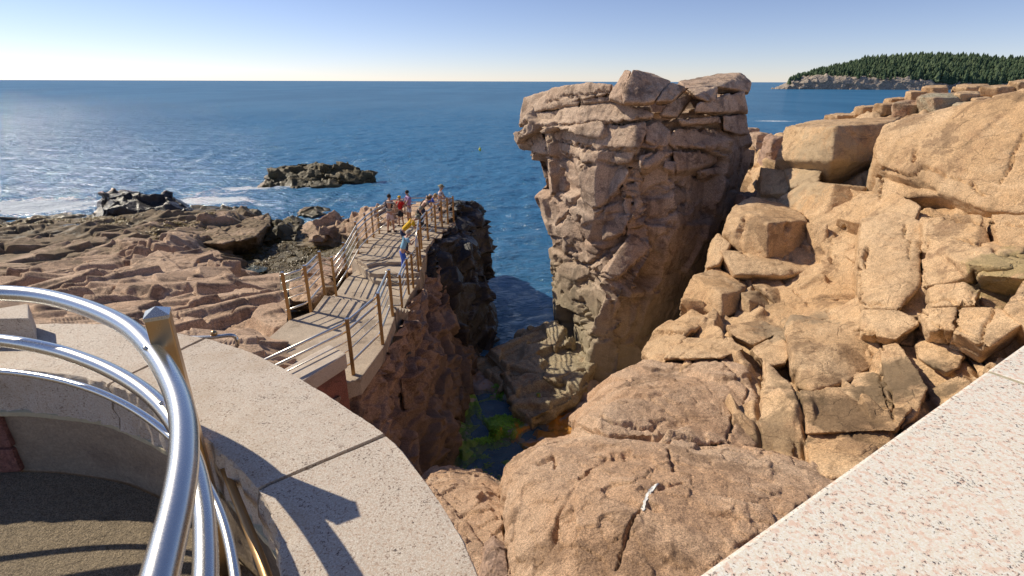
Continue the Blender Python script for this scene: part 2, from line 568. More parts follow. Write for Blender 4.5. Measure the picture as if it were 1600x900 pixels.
KB = [[(945, 716), (930, 728), (905, 740), (893, 770), (880, 800), (868, 830), (850, 860), (830, 885)], [(955, 712), (985, 713)], [(1255, 790), (1200, 830), (1160, 855), (1125, 872), (1105, 885)],
      [(1005, 790), (985, 820), (975, 850), (960, 890)], [(1030, 758), (1066, 756)], [(840, 722), (868, 712), (866, 728)], [(1060, 735), (1048, 722), (1042, 705)]]
KS = [[(1145, 630), (1142, 660), (1140, 697)], [(1118, 562), (1150, 585), (1168, 612), (1163, 640), (1176, 668)], [(905, 668), (960, 682), (1040, 688), (1130, 696)], [(1188, 560), (1186, 620), (1183, 690), (1200, 715)],
      [(1185, 565), (1178, 598)], [(940, 655), (1000, 660), (1060, 650)]]
KC = [[(1378, 263), (1400, 269), (1428, 273), (1436, 262), (1470, 270), (1505, 286), (1540, 302)], [(1600, 212), (1585, 235), (1576, 262), (1560, 285)], [(1428, 232), (1425, 252)],
      [(1490, 372), (1530, 380), (1570, 398), (1610, 402)], [(1414, 348), (1418, 375), (1421, 400)], [(1447, 372), (1443, 400)], [(1356, 385), (1350, 418)], [(1375, 275), (1372, 308)],
      [(1430, 478), (1480, 468), (1530, 475), (1600, 470)], [(1505, 475), (1497, 510), (1540, 540)], [(1455, 500), (1480, 530), (1520, 560)], [(1560, 480), (1545, 510), (1530, 545)],
      [(1350, 480), (1400, 478), (1450, 492)], [(1188, 560), (1187, 600), (1184, 650), (1180, 700)], [(1340, 420), (1345, 460), (1338, 500)], [(1240, 605), (1252, 650), (1248, 700), (1240, 740)],
      [(1365, 570), (1385, 610), (1398, 650)], [(1440, 420), (1446, 450), (1440, 478)], [(1480, 340), (1530, 348), (1600, 352)], [(1520, 430), (1530, 450), (1520, 470)], [(1380, 540), (1365, 520), (1340, 515)],
      [(1230, 350), (1228, 375), (1232, 395)], [(1165, 340), (1150, 365), (1165, 395)], [(1320, 350), (1300, 370), (1292, 400)]]
_c7 = lambda L: [(780 + a / 3.461, 90 + b / 3.461) for a, b in L]
KP = [_c7(q) for q in ([(110, 368), (200, 372), (290, 380), (420, 358), (540, 350), (690, 352), (835, 330)], [(290, 440), (440, 482), (560, 496), (730, 500)], [(340, 512), (440, 556), (500, 584), (700, 577)],
      [(180, 525), (280, 532), (340, 558)], [(950, 320), (900, 440), (830, 520), (760, 600), (700, 650), (640, 720), (575, 850)], [(560, 810), (640, 780), (830, 755), (1010, 650)], [(920, 650), (830, 735)],
      [(900, 640), (960, 690), (1050, 720)], [(220, 375), (260, 450), (300, 530)], [(250, 245), (340, 208), (440, 205), (590, 196)], [(480, 590), (450, 690), (400, 800), (350, 890)], [(430, 210), (440, 255)],
      [(960, 375), (1180, 378), (1260, 405)], [(1050, 300), (1200, 305), (1340, 295)], [(960, 500), (1170, 500)], [(1080, 640), (1230, 645)], [(840, 880), (960, 800), (1080, 780)], [(190, 640), (260, 740), (330, 780)],
      [(700, 650), (740, 760), (700, 880)], [(330, 620), (345, 740)])] + [
      [(991, 345), (961, 379), (923, 417), (893, 455)], [(1022, 387), (984, 424), (957, 466), (946, 511)], [(912, 337), (905, 379), (878, 420), (863, 466)], [(880, 405), (925, 420), (968, 443)],
      [(900, 470), (915, 520), (905, 560)], [(865, 500), (905, 510), (950, 530)], [(1040, 350), (1020, 400), (985, 440)]]

# ------------------------------------------------------------------ sea
def build_sea():
    na, nr = 420, 620
    ang = np.linspace(R(-75), R(75), na)
    rr = np.concatenate([np.geomspace(7, 260, nr - 60), np.geomspace(275, 40000, 60)])
    A, RR = np.meshgrid(ang, rr)
    X = np.sin(A) * RR; Y = np.cos(A) * RR
    Q = np.stack([X.ravel(), Y.ravel(), np.zeros(X.size)], 1)
    z = np.zeros(len(Q)); rng = np.random.RandomState(3)
    wrp = fbm(Q * 0.05, 2, 2) * 6
    for lam, amp, n in ((9.0, 0.035, 4), (3.6, 0.028, 6), (1.7, 0.017, 7), (0.9, 0.009, 6)):
        for _ in range(n):
            th = R(-62) + rng.randn() * 0.55
            k = 2 * math.pi / (lam * rng.uniform(0.8, 1.25))
            ph = k * (Q[:, 0] * math.sin(th) + Q[:, 1] * math.cos(th)) + rng.uniform(0, 6.28) + wrp * (1.2 / lam)
            z += amp * (1 - 2 * np.abs(np.sin(ph / 2)) ** 1.3) * 0.7
    fade = np.clip(1.4 - RR.ravel() / 200.0, 0, 1)
    z *= 1.35 * fade * (0.75 + 0.5 * fbm(Q * 0.06, 9, 2))
    Q[:, 2] = SEA + z
    me = grid_mesh('sea', Q, na, nr)
    # white water where the swell breaks on the rocks
    foam = np.zeros(len(Q))
    for px, py, rx, ry, am in ((30, 322, 9, 4.5, 1.0), (110, 316, 8, 2.6, 0.8), (330, 312, 6, 2.2, 0.95), (395, 293, 6.5, 1.6, 0.8), (345, 300, 8, 3.0, 0.6),
                               (300, 316, 4.5, 1.6, 0.8), (450, 290, 4.5, 1.2, 0.9), (510, 312, 8, 4.0, 0.3), (1210, 189, 10, 5, 0.7), (430, 350, 4, 2.2, 0.35),
                               (845, 360, 1.2, 1.5, 0.5), (380, 385, 3, 2.0, 0.25), (630, 305, 9, 4, 0.2)):
        c = P(px, py, SEA)
        foam = np.maximum(foam, am * np.exp(-(((Q[:, 0] - c[0]) / rx) ** 2 + ((Q[:, 1] - c[1]) / ry) ** 2)))
    at = me.attributes.new('foam', 'FLOAT', 'POINT'); at.data.foreach_set('value', foam.astype(np.float32))
    m, N, L, B = newmat('sea_water')
    pos = N.new('ShaderNodeNewGeometry').outputs['Position']
    av = N.new('ShaderNodeAttribute'); av.attribute_name = 'foam'
    n1 = noise(N, L, scaled(N, L, pos, 0.02, 0.008, 1), 1.0, 4, 0.6)
    deep = mixc(N, L, ramp(N, L, n1, 0.35, 0.65), (0.034, 0.145, 0.285), (0.050, 0.18, 0.335))
    fn = noise(N, L, scaled(N, L, pos, 0.8, 1.5, 1), 1.0, 8, 0.72, 1.2)
    k = mathn(N, L, 'ADD', mathn(N, L, 'MULTIPLY', av.outputs['Fac'], 0.62), mathn(N, L, 'MULTIPLY', fn, 0.75))
    k = ramp(N, L, k, 0.66, 0.86)
    k = mathn(N, L, 'MULTIPLY', k, ramp(N, L, av.outputs['Fac'], 0.02, 0.15))
    body = mixc(N, L, mathn(N, L, 'MULTIPLY', k, 0.85), deep, (0.72, 0.76, 0.78))
    b = N.new('ShaderNodeBump'); b.inputs['Strength'].default_value = 1.0; b.inputs['Distance'].default_value = 0.22
    h = mathn(N, L, 'ADD', noise(N, L, scaled(N, L, pos, 1.1, 2.0, 1, (0, 0, 25)), 1.3, 6, 0.62, 0.4),
              mathn(N, L, 'MULTIPLY', noise(N, L, scaled(N, L, pos, 0.12, 0.3, 1, (0, 0, 20)), 1.0, 5, 0.6, 0.3), 5.0))
    L.new(h, b.inputs['Height']);
    df = N.new('ShaderNodeBsdfDiffuse'); L.new(body, df.inputs[0]); L.new(b.outputs[0], df.inputs['Normal'])
    gl = N.new('ShaderNodeBsdfGlossy'); gl.inputs['Roughness'].default_value = 0.11; L.new(b.outputs[0], gl.inputs['Normal'])
    fr = N.new('ShaderNodeFresnel'); fr.inputs[0].default_value = 1.33; L.new(b.outputs[0], fr.inputs['Normal'])
    # a wave-roughened sea reflects far less at grazing angles than a flat mirror
    fac = mathn(N, L, 'MULTIPLY', mathn(N, L, 'POWER', fr.outputs[0], 0.8), 0.22)
    fac = mathn(N, L, 'MULTIPLY', fac, mathn(N, L, 'SUBTRACT', 1.0, k))
    mx = N.new('ShaderNodeMixShader'); L.new(fac, mx.inputs[0]); L.new(df.outputs[0], mx.inputs[1]); L.new(gl.outputs[0], mx.inputs[2])
    L.new(mx.outputs[0], N['Material Output'].inputs['Surface'])
    link('sea', me, m, kind='structure')


build_sea()

# ------------------------------------------------------------------ headland across the bay
def build_headland():
    def HX(px, z, Y): return PZ(px, z, Y)
    cols = [(1200, -6, -6), (1222, 2, 3), (1245, 12, 10), (1275, 17, 24), (1310, 15, 33), (1345, 15, 42), (1400, 13, 46), (1440, 12, 48),
            (1480, 8, 48), (1530, 6, 45), (1600, 5, 42), (1700, 5, 40), (1850, 5, 40)]
    rows = []
    for lev in range(8):
        r = []
        for i, (px, zc, zt) in enumerate(cols):
            y0 = 905 - i * 6
            if lev == 0: r.append(HX(px, SEA - 3, y0))
            elif lev == 1: r.append(HX(px, SEA + 0.6, y0 + 2))
            elif lev == 2: r.append(HX(px, SEA + zc * 0.45 + 1, y0 + 6))
            elif lev == 3: r.append(HX(px, SEA + zc + 1, y0 + 10))
            elif lev == 4: r.append(HX(px, SEA + zc + 0.35 * (zt - zc) + 1, y0 + 45))
            elif lev == 5: r.append(HX(px, SEA + zc + 0.75 * (zt - zc) + 1, y0 + 95))
            elif lev == 6: r.append(HX(px, SEA + zt, y0 + 160))
            else: r.append(HX(px, SEA + zt * 0.3 - 5, y0 + 500))
        rows.append(r)
    mat = rock_mat('headland_rock', (0.42, 0.34, 0.26), (0.32, 0.27, 0.22), (0.16, 0.135, 0.11), grain=0.5, bump=1.0)  # rock tones lightened in place of haze in the air
    pts = rows
    G = upsample(pts, 520, 180, 0.18)
    N_ = gnormals(G).reshape(-1, 3)
    V = displace(G.reshape(-1, 3), N_, [('p', rotm(5, 8, 20), (13, 13, 8), 12, 3.5, 0, dict(lim=4, cd=1.5)), ('p', rotm(-8, 5, 60), (5, 5, 3.5), 10, 1.0, 3, dict(lim=1, cd=.5)), ('n', 14, .6)], 5)
    link('headland', grid_mesh('headland', V, 520, 180), mat, kind='structure')
    # dense spruce wood over its top
    rng = np.random.RandomState(11)
    vs, fs = [], []
    cand = []
    Gr = G
    for t in range(15000):
        u = rng.uniform(60, 519); v = rng.uniform(76, 158)
        i, j = int(v), int(u)
        p = Gr[i, j].copy()
        px = 800 + 820 * p[0] / (p[1] * cp - p[2] * sp)
        edge = np.interp(px, [1240, 1262, 1300, 1360, 1430, 1480], [60, 120, 96, 88, 84, 76])
        if v < edge + rng.randn() * 5: continue
        p[0] += rng.uniform(-1.5, 1.5)
        cand.append(p)
    cand.sort(key=lambda p: p[1])
    pal = []
    for p in cand:
        h = rng.choice([rng.uniform(4, 8), rng.uniform(6, 10), rng.uniform(8, 14), rng.uniform(7, 18)]) * (0.8 if p[0] < 620 else 1.0); rr = h * rng.uniform(0.2, 0.32)
        b = len(vs); n = 7
        ph = rng.uniform(0, 6.28)
        tiers = ((0.0, 0.6), (0.12, 1.0), (0.34, 0.62), (0.40, 0.82), (0.62, 0.40), (0.68, 0.52))
        for (hz, rk) in tiers:
            for k in range(n):
                a = ph + 2 * math.pi * k / n
                q = rr * rk * rng.uniform(0.65, 1.25)
                vs.append((p[0] + q * math.cos(a), p[1] + q * math.sin(a), p[2] - 1 + h * hz + rng.uniform(-.3, .3)))
        vs.append((p[0] + rng.uniform(-.2, .2), p[1], p[2] - 1 + h))
        for tI in range(5):
            for k in range(n):
                a0 = b + tI * n + k; a1 = b + tI * n + (k + 1) % n
                fs.append((a0, a1, a1 + n, a0 + n))
        for k in range(n): fs.append((b + 5 * n + k, b + 5 * n + (k + 1) % n, b + 6 * n))
        pal.append((rng.uniform(), 5 * n + n))
    me = pmesh('spruce_wood', vs, fs)
    at = me.attributes.new('tint', 'FLOAT', 'FACE')
    at.data.foreach_set('value', np.concatenate([np.full(c, v) for v, c in pal]).astype(np.float32))
    m, N, L, B = newmat('spruce_foliage')
    av = N.new('ShaderNodeAttribute'); av.attribute_name = 'tint'
    pos = N.new('ShaderNodeNewGeometry').outputs['Position']
    c = mixc(N, L, av.outputs['Fac'], (0.045, 0.075, 0.038), (0.14, 0.175, 0.09))  # foliage tones lightened to suggest haze over the distant headland
    c = mixc(N, L, ramp(N, L, noise(N, L, pos, 0.9, 4, 0.7), 0.4, 0.65), c, (0.05, 0.08, 0.05))
    L.new(c, B.inputs['Base Color']); B.inputs['Roughness'].default_value = 0.9; B.inputs['Specular IOR Level'].default_value = 0.1
    link('spruce_wood', me, m, smooth=False, kind='stuff', label='dense dark green spruce wood covering the distant headland across the bay', category='wood')


def _fix(**k): return k


_link0 = link
def link(name, me, mat=None, parent=None, smooth=True, loc=None, category=None, **k):
    o = _link0(name, me, mat, parent, smooth, loc, **k)
    if category: o['category'] = category
    return o


build_headland()

# ------------------------------------------------------------------ right-hand cliff
rows = [
 [(1165, 206, 36), (1215, 205, 36), (1230, 191, 40), (1300, 184, 40), (1340, 172, 38), (1400, 160, 36), (1480, 146, 36), (1560, 137, 36), (1700, 128, 34)],
 [(1160, 230, 30), (1200, 228, 28), (1225, 215, 26), (1300, 198, 25), (1350, 186, 25), (1400, 180, 24), (1480, 176, 21), (1560, 167, 19), (1700, 150, 17)],
 [(1155, 270, 25), (1195, 268, 22), (1215, 258, 19), (1300, 245, 17.5), (1350, 230, 16.6), (1400, 215, 15.6), (1480, 205, 14), (1560, 195, 12.8), (1700, 180, 11.5)],
 [(1165, 330, 17.5), (1190, 305, 17.2), (1230, 290, 16.2), (1300, 280, 15.2), (1350, 275, 14.4), (1400, 275, 13.3), (1480, 282, 12), (1560, 290, 11.0), (1700, 300, 9.6)],
 [(1140, 350, 15), (1190, 335, 14.8), (1240, 325, 14.3), (1300, 318, 13.6), (1350, 315, 12.6), (1400, 315, 11.9), (1480, 322, 10.6), (1560, 328, 9.6), (1700, 340, 8.3)],
 [(1112, 395, 13.8), (1170, 385, 13.5), (1240, 378, 12.9), (1300, 372, 12.2), (1345, 370, 11.2), (1410, 370, 10.2), (1490, 372, 9.2), (1580, 375, 8.4), (1700, 385, 7.4)],
 [(1080, 440, 12.7), (1150, 428, 12.4), (1230, 420, 11.9), (1300, 425, 11.2), (1342, 428, 9.9), (1410, 425, 9.0), (1490, 422, 8.2), (1580, 420, 7.7), (1700, 430, 6.8)],
 [(1050, 490, 11.5), (1130, 485, 11.0), (1220, 482, 10.6), (1300, 485, 9.9), (1350, 485, 8.8), (1410, 480, 8.0), (1490, 475, 7.3), (1580, 475, 6.8), (1700, 480, 6.0)],
 [(1010, 545, 10.0), (1100, 538, 9.5), (1200, 535, 9.0), (1290, 530, 8.6), (1350, 530, 8.1), (1410, 530, 7.4), (1490, 530, 6.6), (1590, 530, 6.0), (1700, 530, 5.4)],
 [(975, 612, 8.6), (1070, 605, 8.0), (1190, 600, 7.5), (1280, 600, 7.2), (1350, 600, 6.8), (1410, 600, 6.4), (1490, 600, 5.8), (1590, 600, 5.3), (1700, 600, 4.9)],
 [(960, 700, 6.6), (1050, 698, 6.3), (1185, 690, 5.8), (1270, 690, 5.4), (1340, 690, 5.3), (1410, 685, 5.1), (1500, 680, 4.9), (1600, 680, 4.5), (1700, 680, 4.2)],
 [(900, 800, 4.9), (1000, 790, 4.9), (1150, 770, 4.7), (1270, 770, 4.5), (1350, 770, 4.4), (1430, 770, 4.2), (1520, 770, 4.1), (1600, 770, 3.9), (1700, 770, 3.7)],
 [(790, 980, 3.0), (950, 960, 3.0), (1100, 940, 2.9), (1250, 920, 2.9), (1350, 900, 3.0), (1430, 900, 2.9), (1520, 900, 2.9), (1600, 900, 2.8), (1700, 900, 2.7)],
]
full = []
for r in rows:
    q = [P(*a) for a in r]
    x, y, z = q[0]
    low = [(x + 0.6, y + 0.5, -12.0), (x + 0.25, y + 0.15, (z - 12) / 2)]
    x, y, z = q[-1]
    full.append(low + q + [(x + 6, y + 1.5, z + 0.3), (x + 25, y + 5, z + 0.5)])
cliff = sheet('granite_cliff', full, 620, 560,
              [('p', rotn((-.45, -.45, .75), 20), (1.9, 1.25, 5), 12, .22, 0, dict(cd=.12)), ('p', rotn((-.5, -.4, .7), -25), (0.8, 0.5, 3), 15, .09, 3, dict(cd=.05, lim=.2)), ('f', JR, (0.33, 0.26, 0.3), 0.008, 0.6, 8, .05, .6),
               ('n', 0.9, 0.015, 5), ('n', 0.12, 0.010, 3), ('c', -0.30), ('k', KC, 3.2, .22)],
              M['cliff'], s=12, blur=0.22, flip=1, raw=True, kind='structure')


def split_hull(pts, n, seed, shift=.05, gap=.985):
    """cut a convex rock along joint planes into shifted pieces"""
    rng = random.Random(seed)
    pieces = [list(pts)]
    axes = [Vector(c) for c in np.array(JR).T]
    for _ in range(n):
        pieces.sort(key=lambda q: -max((Vector(a) - Vector(b)).length for a in q for b in q[:6]))
        q = pieces.pop(0)
        c = sum((Vector(a) for a in q), Vector()) / len(q)
        nrm = (axes[rng.choice((0, 1, 2, 2))] + Vector((rng.gauss(0, .22), rng.gauss(0, .22), rng.gauss(0, .22)))).normalized()
        c = c + Vector((rng.gauss(0, .12), rng.gauss(0, .12), rng.gauss(0, .12)))
        for sg in (1, -1):
            bm = hull_bm([q])
            bmesh.ops.bisect_plane(bm, geom=bm.verts[:] + bm.edges[:] + bm.faces[:], plane_co=c, plane_no=nrm * sg, clear_outer=True)
            r_ = [tuple(v.co) for v in bm.verts]; bm.free()
            if len(r_) > 3: pieces.append(r_)
    out_ = []
    for q in pieces:
        c = sum((Vector(a) for a in q), Vector()) / len(q)
        d = Vector((rng.gauss(0, .3), rng.gauss(-.3, .6), rng.gauss(0, .5))) * shift
        out_.append([tuple(c + (Vector(a) - c) * gap + d) for a in q])
    return out_


def block(vs, parent=None, mat='cliff', thick=1.0, dn=0.7, vox=None, s=0, name='rock_block', rough=1.0, extra=None, joints=True, split=None, **k):
    pts = block_pts(vs, thick, dn)
    D = np.mean([math.sqrt(a * a + b * b + c * c) for a, b, c in pts[:len(vs)]])
    vox = vox or max(0.015, D * 0.0029)
    ext = max((Vector(a) - Vector(b)).length for a in pts[:len(vs)] for b in pts[:4])
    if split is None: split = 0 if not joints else min(4, int(ext / .9))
    hs = split_hull(pts, split, s, .05 * min(rough, 2.2) * (.6 if mat == 'pillar' else 1), .985 if mat == 'pillar' else .98) if split else [pts]
    lay = [('n', 0.8, 0.03 * rough, 4), ('n', 0.2, 0.014 * rough, 5), ('f', JR2, (0.45, 0.3, 0.22), 0.022 * rough, 0.5, 4, 0.03, 0.9)]
    if extra: lay = extra + lay
    return rock_from_bm(name, hull_bm(hs), vox, lay, M[mat], parent, s=s, base=None, **k)


CB = [  # blocks that stand proud of the cliff: traced corner, corner, ..., with distances
 # flat-topped block
 [(1226, 197, 17.5), (1213, 250, 16.8), (1297, 252, 14.6), (1302, 197, 15), (1394, 191, 15.6), (1370, 253, 15.4), (1276, 186, 19), (1411, 181, 18)],
 # big rounded upper-right mass
 [(1369, 218, 13), (1380, 196, 13.4), (1400, 187, 13.6), (1425, 184, 13.5), (1470, 186, 13), (1520, 171, 12.5), (1600, 141, 11.5), (1690, 115, 11), (1368, 245, 12.6), (1395, 271, 12), (1430, 270, 11.6), (1538, 300, 10.2), (1546, 325, 9.9), (1660, 332, 9), (1700, 250, 9.4), (1500, 225, 11.2)],
 [(1372, 275, 12.6), (1376, 308, 12.2), (1470, 306, 10.9), (1530, 306, 10.4), (1500, 292, 10.9), (1440, 280, 11.8)],
 # cube with a dark square face
 [(1139, 339, 14), (1133, 363, 13.8), (1168, 407, 13), (1148, 322, 14.6), (1201, 347, 12.6), (1260, 344, 13.1), (1261, 403, 13.0), (1200, 400, 12.5), (1175, 310, 15.5), (1240, 325, 15)],
 [(1259, 282, 15.2), (1303, 287, 13.8), (1354, 292, 13.8), (1330, 316, 13.4), (1292, 349, 13.0), (1284, 346, 13.1), (1240, 332, 14.4), (1215, 310, 15.5)],
 [(1262, 346, 13), (1293, 348, 12.6), (1298, 390, 12.3), (1280, 410, 12.2), (1264, 400, 12.8)],
 [(1109, 380, 14), (1121, 363, 14), (1141, 380, 13.4), (1124, 410, 13), (1104, 417, 13.2)],
 [(1128, 390, 13.2), (1171, 408, 12.6), (1276, 412, 12.3), (1281, 424, 11.9), (1228, 423, 11.9), (1150, 430, 12.3), (1230, 432, 11.8)],
 [(1085, 430, 12.6), (1065, 472, 12.2), (1095, 475, 11.6), (1127, 495, 11), (1127, 459, 11.3), (1153, 455, 11.6), (1157, 485, 11.4), (1121, 418, 13.2), (1168, 444, 12.4)],
 [(1157, 456, 11.7), (1190, 453, 12), (1206, 480, 11.3), (1171, 469, 11.1), (1172, 490, 11), (1208, 489, 11.2), (1158, 484, 11.3)],
 [(1173, 443, 12.2), (1186, 433, 12.7), (1226, 449, 11.9), (1195, 451, 11.6), (1256, 474, 11.4), (1219, 482, 11.0)],
 [(1242, 432, 12.0), (1290, 430, 12.1), (1352, 432, 11.1), (1343, 462, 10.4), (1296, 468, 10.6), (1257, 473, 11.0), (1240, 451, 11.5)],
 [(1220, 488, 10.9), (1276, 469, 10.9), (1340, 467, 10.1), (1340, 498, 9.5), (1290, 498, 9.8), (1236, 498, 10.2)],
 # tilted slab with an undercut front
 [(1239, 494, 9.5), (1276, 497, 9.3), (1337, 517, 8.5), (1365, 568, 7.6), (1323, 594, 7.2), (1276, 585, 7.3), (1244, 558, 7.9), (1244, 603, 7.4), (1266, 610, 7.0), (1288, 602, 7.1), (1229, 511, 9.2)],
 [(1293, 602, 7.1), (1370, 597, 6.8), (1391, 636, 6.1), (1313, 655, 6.2), (1259, 633, 6.6)],
 [(1260, 652, 6.2), (1350, 662, 5.85), (1420, 640, 5.8), (1395, 676, 5.4), (1260, 680, 5.8)],
 [(1270, 692, 5.5), (1330, 683, 5.4), (1372, 700, 5.1), (1350, 745, 4.6), (1270, 745, 4.8)],
 [(1198, 565, 7.9), (1222, 588, 7.4), (1250, 616, 6.9), (1240, 660, 6.2), (1235, 730, 5.3), (1207, 712, 5.6), (1193, 616, 7.0)],
 [(1172, 540, 9), (1215, 520, 9.3), (1238, 540, 8.6), (1225, 563, 8.1), (1195, 567, 8.2)],
 [(1045, 552, 9.3), (1075, 528, 10), (1140, 527, 9.6), (1160, 545, 9), (1125, 558, 8.6), (1040, 560, 9)],
 [(1005, 541, 10.2), (1022, 518, 10.8), (1078, 479, 11.6), (1108, 492, 11), (1063, 527, 9.9), (1037, 560, 9.2), (1014, 560, 9.6)],
 [(1133, 510, 10.2), (1185, 503, 10.3), (1225, 518, 9.7), (1175, 540, 9.1), (1140, 525, 9.6)],
 [(1372, 540, 7.6), (1400, 533, 7.5), (1420, 560, 6.9), (1445, 600, 6.2), (1430, 640, 5.8), (1405, 662, 5.6), (1380, 610, 6.4)],
 [(1378, 516, 8.4), (1408, 493, 8.7), (1423, 498, 7.9), (1440, 496, 8.1), (1442, 536, 7.8), (1424, 543, 7.5), (1390, 535, 7.8)],
 [(1432, 540, 7.4), (1452, 520, 7.7), (1505, 552, 6.8), (1500, 575, 6.4), (1480, 582, 6.3), (1435, 560, 7.0)],
 [(1470, 395, 8.9), (1508, 408, 7.9), (1509, 424, 7.9), (1575, 416, 7.5), (1600, 380, 8.1), (1560, 370, 8.6)],
 [(1190, 262, 18), (1222, 262, 17), (1240, 285, 15.8), (1225, 300, 15.8), (1188, 300, 17)],
 [(1225, 262, 16.6), (1262, 256, 16), (1285, 262, 15.3), (1278, 288, 14.9), (1238, 290, 15.4)],
 [(1345, 302, 12.7), (1400, 302, 11.7), (1440, 325, 10.6), (1430, 345, 10.3), (1350, 350, 11.4), (1310, 340, 12.4)],
 [(1345, 345, 11.3), (1400, 332, 10.9), (1440, 350, 10.2), (1436, 440, 8.7), (1402, 478, 8.2), (1352, 474, 8.8), (1342, 400, 10.0)],
 [(1442, 342, 10.0), (1530, 336, 9.2), (1546, 380, 8.6), (1502, 430, 8.0), (1446, 440, 8.5)],
 [(1550, 332, 9.0), (1680, 335, 8.2), (1680, 388, 7.5), (1562, 384, 8.3)],
 [(1450, 446, 8.2), (1500, 436, 7.8), (1532, 450, 7.5), (1522, 472, 7.1), (1455, 474, 7.6)],
 [(1440, 482, 7.4), (1495, 480, 7.0), (1490, 515, 6.6), (1455, 515, 6.9)],
 [(1502, 480, 7.0), (1560, 478, 6.6), (1602, 502, 6.1), (1542, 540, 6.1), (1498, 516, 6.5)],
 [(1600, 442, 6.9), (1680, 432, 6.7), (1680, 500, 5.8), (1612, 520, 5.9), (1576, 482, 6.4)],
 [(1580, 396, 8.0), (1680, 396, 7.4), (1680, 430, 6.8), (1600, 435, 7.1), (1532, 430, 7.7)],
 [(1348, 484, 8.5), (1400, 486, 8.0), (1440, 502, 7.5), (1400, 530, 7.4), (1350, 520, 7.9)],
 [(1255, 330, 14.0), (1290, 326, 13.6), (1345, 322, 12.9), (1340, 420, 10.9), (1300, 418, 11.6), (1285, 380, 12.4)],
]
for i, b in enumerate(CB):
    if i > 1:
        mx_, my_ = np.mean([p[0] for p in b]), np.mean([p[1] for p in b])
        b = [(mx_ + (p[0] - mx_) * 1.06, my_ + (p[1] - my_) * 1.06, p[2] - .03) for p in b]
    block(b, cliff, thick=1.2 if i > 1 else 2.5, s=100 + 7 * i, rough=1.0, extra=[('k', KC, 3.0, .14)])

# stepped blocks on the far skyline of the cliff
FB = [(1340, 164, 1367, 177, 30), (1367, 160, 1398, 177, 28), (1398, 156, 1440, 180, 26), (1436, 143, 1496, 178, 25), (1492, 141, 1530, 163, 25.5), (1490, 160, 1529, 177, 24),
      (1521, 150, 1545, 162, 25), (1525, 160, 1558, 174, 24), (1551, 143, 1610, 166, 23), (1417, 140, 1446, 156, 31), (1444, 134, 1480, 152, 31), (1490, 133, 1543, 143, 31),
      (1578, 124, 1640, 140, 29), (1382, 152, 1418, 162, 33), (1468, 146, 1500, 160, 28), (1535, 134, 1590, 148, 29), (1290, 176, 1345, 186, 31)]
for i, (x0, y0, x1, y1, Y) in enumerate(FB):
    random.seed(i)
    x0 -= random.uniform(1, 5); x1 += random.uniform(1, 6); y1 += 3; y0 -= random.uniform(-1.5, 1.5)
    ww = x1 - x0; a = ww * Y / 820 * random.uniform(.2, .6)
    xm = x0 + ww * random.uniform(0.25, 0.5); t = (y1 - y0) * 0.22
    v = [(x0, y0 + t * .7, Y + a), (x0, y1, Y + a), (xm, y0 + t, Y), (xm, y1 + 1, Y), (x1, y0 + t * .9, Y + a * .4), (x1, y1, Y + a * .4), (x0 + ww * .3, y0, Y + 1.5 * a + .5), (x1 - 2, y0, Y + 1.2 * a + .5)]
    block(v, cliff, mat='far_cliff' if i in (3, 2, 5) else 'cliff', thick=0.8, s=500 + i * 3, vox=0.07, dn=0.3)

# dark low shore seen past the pillar
for i, (x0, y0, x1, y1, Y) in enumerate([(1168, 206, 1200, 240, 30), (1190, 212, 1226, 262, 24), (1150, 300, 1188, 340, 18.5), (1130, 200, 1185, 225, 34)]):
    a = (x1 - x0) * Y / 820 * 0.5
    v = [(x0, y0 + 3, Y + a), (x0, y1, Y + a), (x0 + 14, y0 + 5, Y), (x0 + 12, y1 + 4, Y - .5), (x1, y0 + 2, Y + a * .4), (x1, y1, Y), (x0 + 8, y0, Y + 3 * a), (x1, y0, Y + 2 * a)]
    block(v, cliff, mat='shore' if i in (0, 3) else 'chasm', thick=1.5, s=600 + i, rough=3, vox=0.09)

# ------------------------------------------------------------------ foreground boulders (each can be told apart)
def thing_block(name, label, cat, vs, **k):
    o = block(vs, None, name=name, **k)
    prop(o, label, cat)
    return o


crk = [('k', KB, 3.2, .12), ('n', 0.9, 0.07, 4), ('n', .12, .014, 4)]
thing_block('boulder', 'huge rounded pink granite boulder in the foreground with a white streak of bird droppings', 'boulder',
            [(784, 800, 4.6), (790, 765, 4.85), (806, 738, 5.1), (850, 702, 5.5), (930, 683, 5.9), (1050, 692, 5.7), (1180, 698, 5.5), (1300, 738, 4.9), (1340, 790, 4.2), (1200, 1000, 2.6),
             (900, 1000, 2.7), (790, 910, 3.55), (1000, 760, 4.25), (900, 800, 4.0), (1100, 850, 3.45)],
            mat='boulder', thick=2.2, s=21, rough=1.5, vox=0.017, extra=crk, joints=False)
thing_block('boulder', 'broad flat sloping granite slab with a dark square left corner, above the foreground boulder', 'boulder',
            [(893, 655, 7), (960, 591, 8.6), (1010, 566, 9.2), (1130, 561, 8.8), (1162, 575, 8.3), (1187, 640, 6.9), (1180, 699, 5.85), (1060, 694, 5.7), (938, 690, 5.9), (938, 655, 6.3),
             (897, 653, 6.9), (893, 692, 6.5), (1060, 630, 6.9)],
            mat='boulder', thick=1.6, s=37, rough=1.3, vox=0.026, extra=[('k', KS, 3.0, .12), ('n', .12, .014, 4), ('f', rotn((0, -.2, 1), 30), (1.6, 1.0, 4), .06, 1.6, 5, .02, .6)], joints=False)
thing_block('boulder', 'rough brown boulder wedged between the curved coping and the big foreground boulder', 'boulder',
            [(672, 755, 6.0), (700, 752, 6.1), (760, 768, 5.7), (787, 795, 5.2), (800, 905, 3.9), (730, 980, 3.4), (640, 800, 5.5), (620, 900, 4.0)],
            mat='boulder', thick=2.0, s=44, rough=1.8, vox=0.02, extra=crk)
